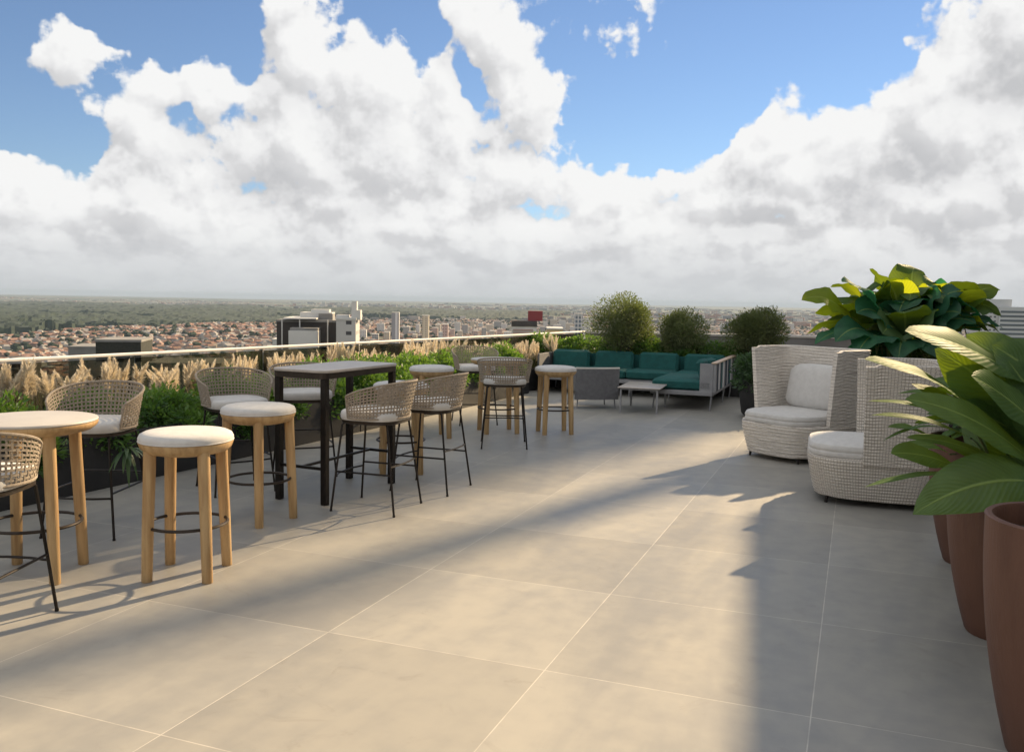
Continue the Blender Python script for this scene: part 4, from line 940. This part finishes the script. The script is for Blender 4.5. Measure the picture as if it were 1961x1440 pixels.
n2 = nd(t, 'ShaderNodeTexNoise'); n2.inputs['Scale'].default_value = .012; n2.inputs['Detail'].default_value = 6; t.links.new(tc.outputs['Object'], n2.inputs['Vector'])
vr = nd(t, 'ShaderNodeTexVoronoi'); vr.inputs['Scale'].default_value = .035; t.links.new(tc.outputs['Object'], vr.inputs['Vector'])
c1 = nd(t, 'ShaderNodeMix', data_type='RGBA'); t.links.new(SS(t, n2.outputs[0], .42, .58), c1.inputs[0]); c1.inputs[6].default_value = (.035,.055,.028,1); c1.inputs[7].default_value = (.19,.15,.12,1)
c2 = nd(t, 'ShaderNodeMix', data_type='RGBA'); t.links.new(SS(t, n1.outputs[0], .48, .56), c2.inputs[0]); c2.inputs[6].default_value = (.030,.050,.026,1); t.links.new(c1.outputs[2], c2.inputs[7])
t.links.new(c2.outputs[2], b.inputs['Base Color'])
tag(m.build('ground', gmt), kind='structure')
def fbm(x, y, s, k=0.0):
    return mnoise.fractal(Vector((x/s, y/s, k)), 1.0, 2.0, 4)
def zone(az, r):
    """'f' forest, 'u' dense houses, '' mixed"""
    x, y = r*math.sin(az), r*math.cos(az); w_ = fbm(x, y, 900, 3)*.5
    d = math.degrees(az)
    if d < -13.5+w_*6 and 2250+w_*900+(500 if d > -20 else 0) < r < 6300+w_*800: return 'f'
    if -13.5+w_*6 <= d < 2.2+w_*4 and 3900+w_*700 < r < 6900: return 'f'
    if r < 2250+w_*900+600: return 'u'
    return 'u' if d > -16 else 'f'
# forest canopy as one crumpled mass
CAN = mat('forest_canopy_leaves', (.006,.018,.010), .95, (.015,.032,.015), .014, 8, stretch=(1,1,1))
m = MB(); 
vi = {}; az0, az1 = -40, 8; da = .17; R0 = []; r = 2100
while r < 7300: R0.append(r); r *= 1.0072
W = int((az1-az0)/da)
H_ = np.zeros((len(R0), W))
V_ = []; Fc = []
for i, r in enumerate(R0):
    for k in range(W):
        a = R(az0+da*k); x, y = r*math.sin(a), r*math.cos(a)
        n_ = 9*abs(mnoise.noise(Vector((x/26, y/26, 0))))*1.6+10*mnoise.noise(Vector((x/110, y/110, 5)))+16*mnoise.noise(Vector((x/600, y/600, 9)))
        if zone(a+R(.8)*mnoise.noise(Vector((x/70, y/70, 31))), r*(1+.05*mnoise.noise(Vector((x/60, y/60, 41))))) == 'f' and mnoise.noise(Vector((x/300, y/120, 17))) > -.42: V_.append((x, y, GZ+14+n_))
        else: V_.append((x, y, GZ-3))
for i in range(len(R0)-1):
    for k in range(W-1):
        q = (i*W+k, i*W+k+1, (i+1)*W+k+1, (i+1)*W+k)
        if max(V_[j][2] for j in q) > GZ: Fc.append(q)
m.add(V_, Fc); tag(m.build('forest', CAN, smooth=False), 'dark green forest stretching behind the pink-roofed houses', 'forest', kind='stuff')
# houses
def wallmat(n_, c): return mat(n_, tuple(x*.72 for x in c), .9, tuple(x*.55 for x in c), .05, 3, rand=.15)
WM = [wallmat('house_wall_cream', (.55,.50,.42)), wallmat('house_wall_white', (.66,.64,.60)), wallmat('house_wall_grey', (.30,.29,.28)), wallmat('house_wall_pink', (.50,.34,.28))]
RM = [wallmat('roof_tile_red', (.36,.14,.085)), wallmat('roof_tile_brown', (.30,.17,.115)), wallmat('roof_tile_pink', (.47,.27,.20)), wallmat('roof_pale', (.50,.46,.42)), wallmat('roof_grey', (.22,.21,.21))]
ALLM = WM+RM
HW = mat('house_glass', (.05,.055,.06), .3)
def house_geo(w_, d, h, rh, wi, ri, hip):
    k = .32 if hip else 0
    v = [(-w_/2,-d/2,-4),(w_/2,-d/2,-4),(w_/2,d/2,-4),(-w_/2,d/2,-4),(-w_/2,-d/2,h),(w_/2,-d/2,h),(w_/2,d/2,h),(-w_/2,d/2,h)]
    o_ = .5; v += [(-w_/2-o_,-d/2-o_,h-.2),(w_/2+o_,-d/2-o_,h-.2),(w_/2+o_,d/2+o_,h-.2),(-w_/2-o_,d/2+o_,h-.2),(-w_/2*(1-k)-(o_ if not hip else 0),0,h+rh),(w_/2*(1-k)+(o_ if not hip else 0),0,h+rh)]
    f = [(0,1,5,4),(1,2,6,5),(2,3,7,6),(3,0,4,7)]; fm = [wi]*4
    f += [(8,9,13,12),(10,11,12,13),(9,10,13),(11,8,12),(8,11,10,9)]; fm += [ri,ri,ri if hip else wi,ri if hip else wi,ri]
    return v, f, fm
HP = []
for i in range(14):
    rg = random.Random(900+i); v, f, fm = house_geo(rg.uniform(9,15), rg.uniform(8,12), rg.choice((3.5,4,6.5)), rg.uniform(1.6,3), rg.choice((0,1,2,3,1)), 4+rg.choice((0,1,2,2,0,3,4)), rg.random() < .5)
    me = bpy.data.meshes.new('house'); me.from_pydata(v, [], f)
    for mm in ALLM: me.materials.append(mm)
    me.polygons.foreach_set('material_index', fm); me.update(); HP.append(me); PALE = [k for k, q in enumerate(HP) if q.polygons[4].material_index in (7, 8, 5)]
SITES = []
rg = random.Random(77)
def terr(x, y):
    d = math.degrees(math.atan2(x, y)); r = math.hypot(x, y)
    bump = 22*math.exp(-((d+17)/7.0)**2-((r-2100)/550)**2)
    return GZ+bump+5*mnoise.noise(Vector((x/400, y/400, 2)))
# hill under the pink-roofed quarter
m = MB(); rows = []
for i in range(60):
    r = 500+55*i; rows.append([Vector((r*math.sin(R(d_)), r*math.cos(R(d_)), terr(r*math.sin(R(d_)), r*math.cos(R(d_)))-.2+(3.8 if False else 0))) for d_ in [40-1.0*k for k in range(84)]])
m.grid(rows[::1]); TG = mat('town_ground', (.20,.15,.12), .95, (.045,.065,.03), .02, 7, lo=.44, hi=.56)
tag(m.build('town_ground', TG), kind='structure')
for _ in range(60000):
    a = R(rg.uniform(-42, 34)); r = math.sqrt(rg.uniform(700**2, 3900**2))
    if zone(a, r) != 'u': continue
    x, y = r*math.sin(a), r*math.cos(a); dens = .25+.75*(fbm(x, y, 500, 8) > -.15)
    d = math.degrees(a)
    if -26 < d < -10 and r > 1500: dens = 1.0
    if fbm(x, y, 180, 12) > .30 and not (-24 < d < -11): dens *= .15
    if rg.random() > dens*.62: continue
    pi_ = rg.choice(PALE) if (d > -8 and rg.random() < .6) else rg.randrange(14)
    SITES.append((r, x, y, rg.uniform(-.3,.3)+round(fbm(x, y, 700, 20)*6)*.35+rg.choice((0, 1.57)), pi_))
SITES.sort()
# the nearest ones above the rail and behind the glass become houses of their own
def shows(x, y):
    d = math.degrees(math.atan2(x, y)); return -30.5 < d < 30.5
near = []; rest = []
for s_ in SITES:
    dep = math.degrees(math.atan(92/s_[0])); d = math.degrees(math.atan2(s_[1], s_[2]))
    vis = shows(s_[1], s_[2]) and dep < 4.6-.055*(d+30)*1.0
    (near if vis and len(near) < 290 else rest).append(s_)
quarter = ['left of the dark rooftop screen','right of the dark rooftop screen','below the pink hillside','right of the white office block','under the red-topped building','towards the parapet corner','behind the olive bushes']
for r, x, y, a, i in near:
    o = bpy.data.objects.new('house', HP[i]); COL.objects.link(o); o.location = (x, y, terr(x, y)); o.rotation_euler = (0,0,a)
    d = math.degrees(math.atan2(x, y)); k = 0 if d < -24 else 1 if d < -19 else 2 if d < -13 else 3 if d < -5 else 4 if d < 2 else 5 if d < 6 else 6
    tag(o, 'small tiled house in the low neighbourhood '+quarter[k], 'house', 'small houses '+quarter[k])
def stuff_houses(sites, name, lb, big=False):
    vs = []; fs = []; ms = []; n0 = 0
    data = []
    for me in HP:
        v = np.array([q.co[:] for q in me.vertices]); f = [tuple(p.vertices) for p in me.polygons]; fm = [p.material_index for p in me.polygons]; data.append((v, f, fm))
    for r, x, y, a, i in sites:
        v, f, fm = data[i]; c, s_ = math.cos(a), math.sin(a); k = 1.0
        z = terr(x, y) if r < 4000 else hill(x, y)
        vv = np.empty_like(v); vv[:,0] = (v[:,0]*c-v[:,1]*s_)*k+x; vv[:,1] = (v[:,0]*s_+v[:,1]*c)*k+y; vv[:,2] = v[:,2]*k+z
        vs.append(vv); fs += [tuple(j+n0 for j in q) for q in f]; ms += fm; n0 += len(v)
    me = bpy.data.meshes.new(name); me.from_pydata(np.concatenate(vs).tolist(), [], fs)
    for mm in ALLM: me.materials.append(mm)
    me.polygons.foreach_set('material_index', ms); me.update()
    o = bpy.data.objects.new(name, me); COL.objects.link(o); tag(o, lb, 'houses', kind='stuff')
stuff_houses(rest, 'distant_houses', 'countless tiled roofs of the city spreading to the forest')
# far blocks up to the horizon
far = MB(); rg = random.Random(5)
for _ in range(9000):
    a = R(rg.uniform(-38, 34)); r = math.exp(rg.uniform(math.log(3600), math.log(15000))); x, y = r*math.sin(a), r*math.cos(a)
    if zone(a, r) == 'f' and r < 6900: continue
    if fbm(x, y, 1400, 30)+.12*(math.degrees(a) > -5) < .02: continue
    h = rg.choice((4,5,6,8,10,14,22)) if math.degrees(a) > -14 else rg.choice((4,5,7)); w_ = rg.uniform(10,40)*(1+r/12000)
    far.cur = rg.choice((0,1,1,2,3,6,7,8)); far.box((x, y, hill(x, y)+h/2), (w_, rg.uniform(10,26), h), rg.uniform(-.5,.5))
tag(far.build('far_city', ALLM, smooth=False), 'pale specks of the far city along the horizon', 'city', kind='stuff')
# town trees
m = MB(); rg = random.Random(8); ico = [(0,0,1),(.89,0,.3),(.28,.85,.35),(-.72,.53,.25),(-.72,-.53,.4),(.28,-.85,.3),(.5,.5,-.4),(-.3,.7,-.5),(-.8,0,-.4),(-.2,-.8,-.45),(.6,-.5,-.4)]
icf = [(0,1,2),(0,2,3),(0,3,4),(0,4,5),(0,5,1),(1,6,2),(2,7,3),(3,8,4),(4,9,5),(5,10,1),(2,6,7),(3,7,8),(4,8,9),(5,9,10),(1,10,6)]
for _ in range(9000):
    a = R(rg.uniform(-42, 33)); r = math.sqrt(rg.uniform(600**2, 4200**2)); x, y = r*math.sin(a), r*math.cos(a)
    if fbm(x, y, 180, 12) < .02 and rg.random() < .85: continue
    s_ = rg.uniform(3.5,8); z = terr(x, y)
    m.add([(x+p[0]*s_*rg.uniform(.7,1.3), y+p[1]*s_*rg.uniform(.7,1.3), z+3+(p[2]+.6)*s_*rg.uniform(.6,1.0)) for p in ico], icf)
tag(m.build('town_trees', CAN, smooth=False), 'dark green trees scattered among the roofs', 'trees', kind='stuff')
# ---- single buildings of the middle distance; each stands on the ground at its own distance
def win_mat(name, wall_, glass_, fx, fz, wr=.5, hr=.45):
    m = bpy.data.materials.new(name); m.use_nodes = True; t = m.node_tree; b = bsdf(m); b.inputs['Roughness'].default_value = .75
    tc = nd(t, 'ShaderNodeTexCoord'); s = nd(t, 'ShaderNodeSeparateXYZ'); t.links.new(tc.outputs['Object'], s.inputs[0])
    h = M(t, 'ADD', s.outputs[0], s.outputs[1])
    a = M(t, 'LESS_THAN', M(t, 'FRACT', M(t, 'DIVIDE', h, fx)), wr); c = M(t, 'LESS_THAN', M(t, 'FRACT', M(t, 'DIVIDE', s.outputs[2], fz)), hr)
    g = nd(t, 'ShaderNodeNewGeometry'); sn = nd(t, 'ShaderNodeSeparateXYZ'); t.links.new(g.outputs['Normal'], sn.inputs[0]); up = M(t, 'LESS_THAN', sn.outputs[2], .5)
    mx = nd(t, 'ShaderNodeMix', data_type='RGBA'); t.links.new(M(t, 'MULTIPLY', M(t, 'MULTIPLY', a, c), up), mx.inputs[0]); mx.inputs[6].default_value = (*wall_,1); mx.inputs[7].default_value = (*glass_,1)
    t.links.new(mx.outputs[2], b.inputs['Base Color']); return m
def top_at(px, py, dist): return D(px, py, dist)
def block(name, px0, px1, pyt, dist, depth, label, m_, roof=None, group=None, cat='building'):
    a, b_ = D(px0, pyt, dist), D(px1, pyt, dist); z = (a.z+b_.z)/2; c = (a+b_)/2; w_ = (b_-a).length; az = math.atan2(c.x, c.y)
    e = empty(name, (c.x, c.y, GZ-1), -az*.5, label, cat, group); H = z-GZ+1
    mb = MB(); mb.box((0, depth/2, H/2), (w_, depth, H)); mb.build('wall', m_, e, smooth=False)
    mb = MB(); mb.box((0, depth/2, H+.35), (w_+.4, depth+.4, .7)); mb.build('roof_slab', roof or m_, e, smooth=False)
    return e, w_, H
WH = mat('white_render', (.62,.61,.58), .8, (.55,.54,.51), .1, 4); DK = mat('dark_brown_cladding', (.045,.036,.03), .7, (.032,.026,.022), .2, 4); GY = mat('grey_concrete', (.24,.235,.225), .85, (.19,.185,.175), .15, 5)
# dark building with white rooftop volumes
e, w_, H = block('office_building', 531, 646, 617, 300, 26, 'dark brown office block with white rooftop volumes behind the handrail', DK, GY)
pxm = 300/F
def loc_x(px): return (px-588.5)*pxm
def add_box(par, name, px0, px1, pyt, pyb, y0, dp, m_, zoff=0):
    z1 = D(603, pyt, 300).z-GZ+1; z0 = D(603, pyb, 300).z-GZ+1
    mb = MB(); mb.box(((loc_x(px0)+loc_x(px1))/2, y0+dp/2, (z0+z1)/2), ((px1-px0)*pxm, dp, z1-z0)); return mb.build(name, m_, par, smooth=False)
add_box(e, 'rooftop_house', 571, 632, 599, 612, 6, 12, WH); add_box(e, 'rooftop_tank', 591, 626, 593, 599, 8, 6, WH); add_box(e, 'canopy_slab', 545, 607, 609, 611.5, -3, 26, WH)
add_box(e, 'rooftop_house', 607, 634, 601, 618, 4.5, 9, GY)
fb = add_box(e, 'white_volume', 560, 613, 632, 900, -9, 8.9, WH); add_box(e, 'parapet_screen', 562, 613, 627, 632, -8, 7, GY)
for px in (543, 576, 628): add_box(e, 'column', px-1, px+1, 611.5, 700, -2.6, .5, WH)
e2_, w_, H = block('apartment_tower', 644, 681, 613, 285, 16, 'white and grey stepped apartment tower right of the dark office block', win_mat('tower_windows', (.48,.47,.45), (.06,.06,.065), 5.2, 3.4, .34, .35), WH)
mb = MB(); mb.box((3.0, 5, H+1.6), (2.9, 6, 3.2)); mb.box((2.4, 5, H+4.5), (1.6, 4, 3)); mb.box((-1.5,6,H+.8), (4,5,1.6)); mb.build('rooftop_house', WH, e2_, smooth=False)
# flat dark building with tall dark roof screen on the left
e3, w_, H = block('hotel_block', 186, 267, 655, 260, 18, 'building with a dark slatted roof screen just behind the handrail', mat('screen_dark', (.028,.03,.022), .9, (.018,.02,.016), 1.5, 5), GY)
mb = MB(); mb.box((0, -.6, H-8), (w_*1.02, 1.1, 4.2)); mb.build('fascia', GY, e3, smooth=False)
mb = MB(); mb.box((0.5, -.5, H-16), (w_*.8, .9, 9)); mb.build('glazing', mat('blue_glazing', (.05,.06,.085), .12), e3, smooth=False)
block('low_block', 133, 190, 667, 330, 22, 'low grey flat-roofed block left of the dark roof screen', GY, GY)
e4, w_, H = block('slatted_block', 10, 48, 696, 210, 14, 'dark block with pale horizontal bands seen through the glass at far left', DK, GY)
for k in range(6):
    mb = MB(); mb.box((0, -.25, H-1.2-k*2.0), (w_*.92, .4, .35)); mb.build('louvre', GY, e4, smooth=False)
block('service_block', 285, 420, 700, 240, 20, 'grey concrete block seen through the glass right of the dark screen building', GY, GY)
block('service_block', 497, 560, 680, 250, 16, 'grey building with long openings seen through the glass under the office block', win_mat('long_openings', (.22,.215,.20), (.035,.035,.03), 40, 6.5, .95, .5), GY)
block('pale_block', 522, 545, 652, 420, 14, 'small white flat-roofed building left of the dark office block', WH, WH)
# white building with the red roof sign structure
e5, w_, H = block('white_building', 980, 1028, 617, 520, 20, 'white framed building with louvred front and a red box on its roof', WH, DK)
mb = MB(); RED = mat('red_panels', (.22,.018,.022), .6); mb.box((6.5, 8, H+3.6), (8.6, 8, 5.8)); mb.build('red_roof_box', RED, e5, smooth=False)
mb = MB(); mb.box((0,-.3,H-1.3), (w_*1.02,.6,2.4)); mb.build('dark_fascia', DK, e5, smooth=False)
LV = mat('louvre_tan', (.36,.26,.22), .8)
for k in range(5):
    mb = MB(); mb.box((-.6, -.35, H-4.6-k*1.7), (w_*.80,.5,1.0)); mb.build('louvre', LV, e5, smooth=False)
block('yellow_block', 1048, 1078, 631, 430, 20, 'long ochre-topped building right of the white louvred one', mat('ochre_render', (.50,.38,.20), .8), WH)
e6, w_, H = block('glass_tower', 1101, 1116, 602, 700, 12, 'white framed glass tower left of the tallest olive bush', win_mat('glass_tower_front', (.58,.58,.58), (.13,.16,.20), 2.6, 3.2, .7, .75), WH)
block('white_tower', 1117, 1131, 609, 760, 14, 'plain white block attached to the glass tower', win_mat('w_tower', (.60,.60,.59), (.25,.26,.28), 3.6, 3.2, .4, .4), WH)
block('office_pair', 750, 764, 599, 1500, 20, 'slim twin tower with a white strip, above the dark table', win_mat('twin', (.28,.28,.30), (.62,.62,.62), 11, 200, .35, 1.1), WH)
block('beige_tower', 808, 821, 605, 1300, 16, 'small cream tower right of the slim twin tower', win_mat('beige_t', (.56,.50,.38), (.25,.22,.18), 5, 3.2, .4, .45), WH)
block('pink_tower', 848, 858, 622, 900, 12, 'narrow pink apartment tower rising over the handrail', win_mat('pink_t', (.50,.37,.33), (.2,.16,.15), 3, 3, .4, .4), WH)
rg = random.Random(14); k = 0
cols = [win_mat('flats_cream', (.52,.46,.37), (.20,.18,.16), 3.2, 3.1, .45, .45), win_mat('flats_pink', (.47,.35,.30), (.18,.15,.14), 3.0, 3.1, .4, .45), win_mat('flats_white', (.58,.57,.55), (.16,.17,.18), 3.6, 3.1, .5, .5), win_mat('flats_grey', (.33,.32,.31), (.10,.10,.11), 3.4, 3.1, .5, .5)]
cn = ['cream','pink','white','grey']
flats = [(700,624,0),(722,620,2),(742,628,0),(772,626,3),(796,622,2),(834,622,0),(870,618,2),(884,622,3),(900,616,0),(916,619,2),(930,622,0),(946,616,3),(960,620,2),(972,624,0),(1040,616,2),(1054,612,0),(1070,614,2),(1088,610,3),(690,632,2),(712,640,3),(735,636,0),(757,640,0),(782,635,2),(790,641,0),(812,633,3),(828,628,1),(840,636,2),(862,630,1),(876,634,0),(893,626,0),(906,634,1),(922,628,3),(938,634,0),(952,630,1),(965,636,2),(1034,626,3),(1060,622,2),(1084,620,0),(1092,626,2),(1345,622,2),(1362,626,0),(1380,620,2),(1392,628,3),(1512,620,2),(1528,612,2),(1505,626,0),(1262,624,2),(1240,620,0)]
pl_ = {}
for px, py, c in flats:
    w2 = rg.uniform(7,15); dist = 91*F/max(28, (py+14-563-.018*px))*rg.uniform(.8,1.0)
    pos = 'between the white tower and the slim twin tower' if px < 755 else 'under the slim twin tower' if px < 800 else 'around the small cream tower' if px < 850 else 'left of the white louvred building' if px < 970 else 'left of the glass tower' if px < 1100 else 'between the olive bushes' if px < 1400 else 'left of the big broad-leaved plant'
    block('apartment_block', px, px+w2, py, dist, rg.uniform(12,26), cn[c]+' block of flats in the city, '+pos, cols[c], WH, 'blocks of flats '+pos)
# white tower at the right edge
TD = 560; q_ = TD/F; e7 = empty('office_tower', (D(1912, 600, TD).x, TD, GZ-1), R(-8), 'white office tower with dark window bands at the right edge, behind the big plant', 'building')
zt = D(1930, 588, TD).z-GZ+1
mb = MB(); mb.box((-20*q_, 8, (zt-1)/2), (40*q_-.1, 16, zt-1)); mb.build('side_wing', win_mat('small_windows', (.50,.50,.49), (.10,.105,.11), 2.6, 2.75, .55, .42), e7, smooth=False)
mb = MB(); mb.box((36*q_, 9, zt/2), (72*q_, 20, zt)); mb.build('main_wing', mat('tower_white', (.50,.51,.51), .7), e7, smooth=False)
twg = mat('tw_glass', (.09,.11,.125), .2)
for k in range(24):
    mb = MB(); mb.box((36*q_, -1.1, zt-3.0-k*2.75), (66*q_, .25, 1.25)); mb.build('window_band', twg, e7, smooth=False)
mb = MB(); mb.box((-2*q_, 8, zt+2.4), (58*q_, 9, 4.8)); mb.build('plant_room', bpy.data.materials['tower_white'], e7, smooth=False)
# ------------------------------------------------------------------ air
hzm = bpy.data.materials.new('haze_air'); hzm.use_nodes = True; t = hzm.node_tree; t.nodes.clear()
pv = nd(t, 'ShaderNodeVolumePrincipled'); pv.inputs['Color'].default_value = (.42,.54,.70,1); pv.inputs['Density'].default_value = HAZE; pv.inputs['Anisotropy'].default_value = 0.0
t.links.new(pv.outputs[0], nd(t, 'ShaderNodeOutputMaterial').inputs['Volume'])
mb = MB(); mb.box((0, 0, (46-95)/2), (60000, 60000, 46+97)); hz_ = tag(mb.build('haze', hzm, smooth=False), 'thin haze over the city', 'haze', kind='stuff')
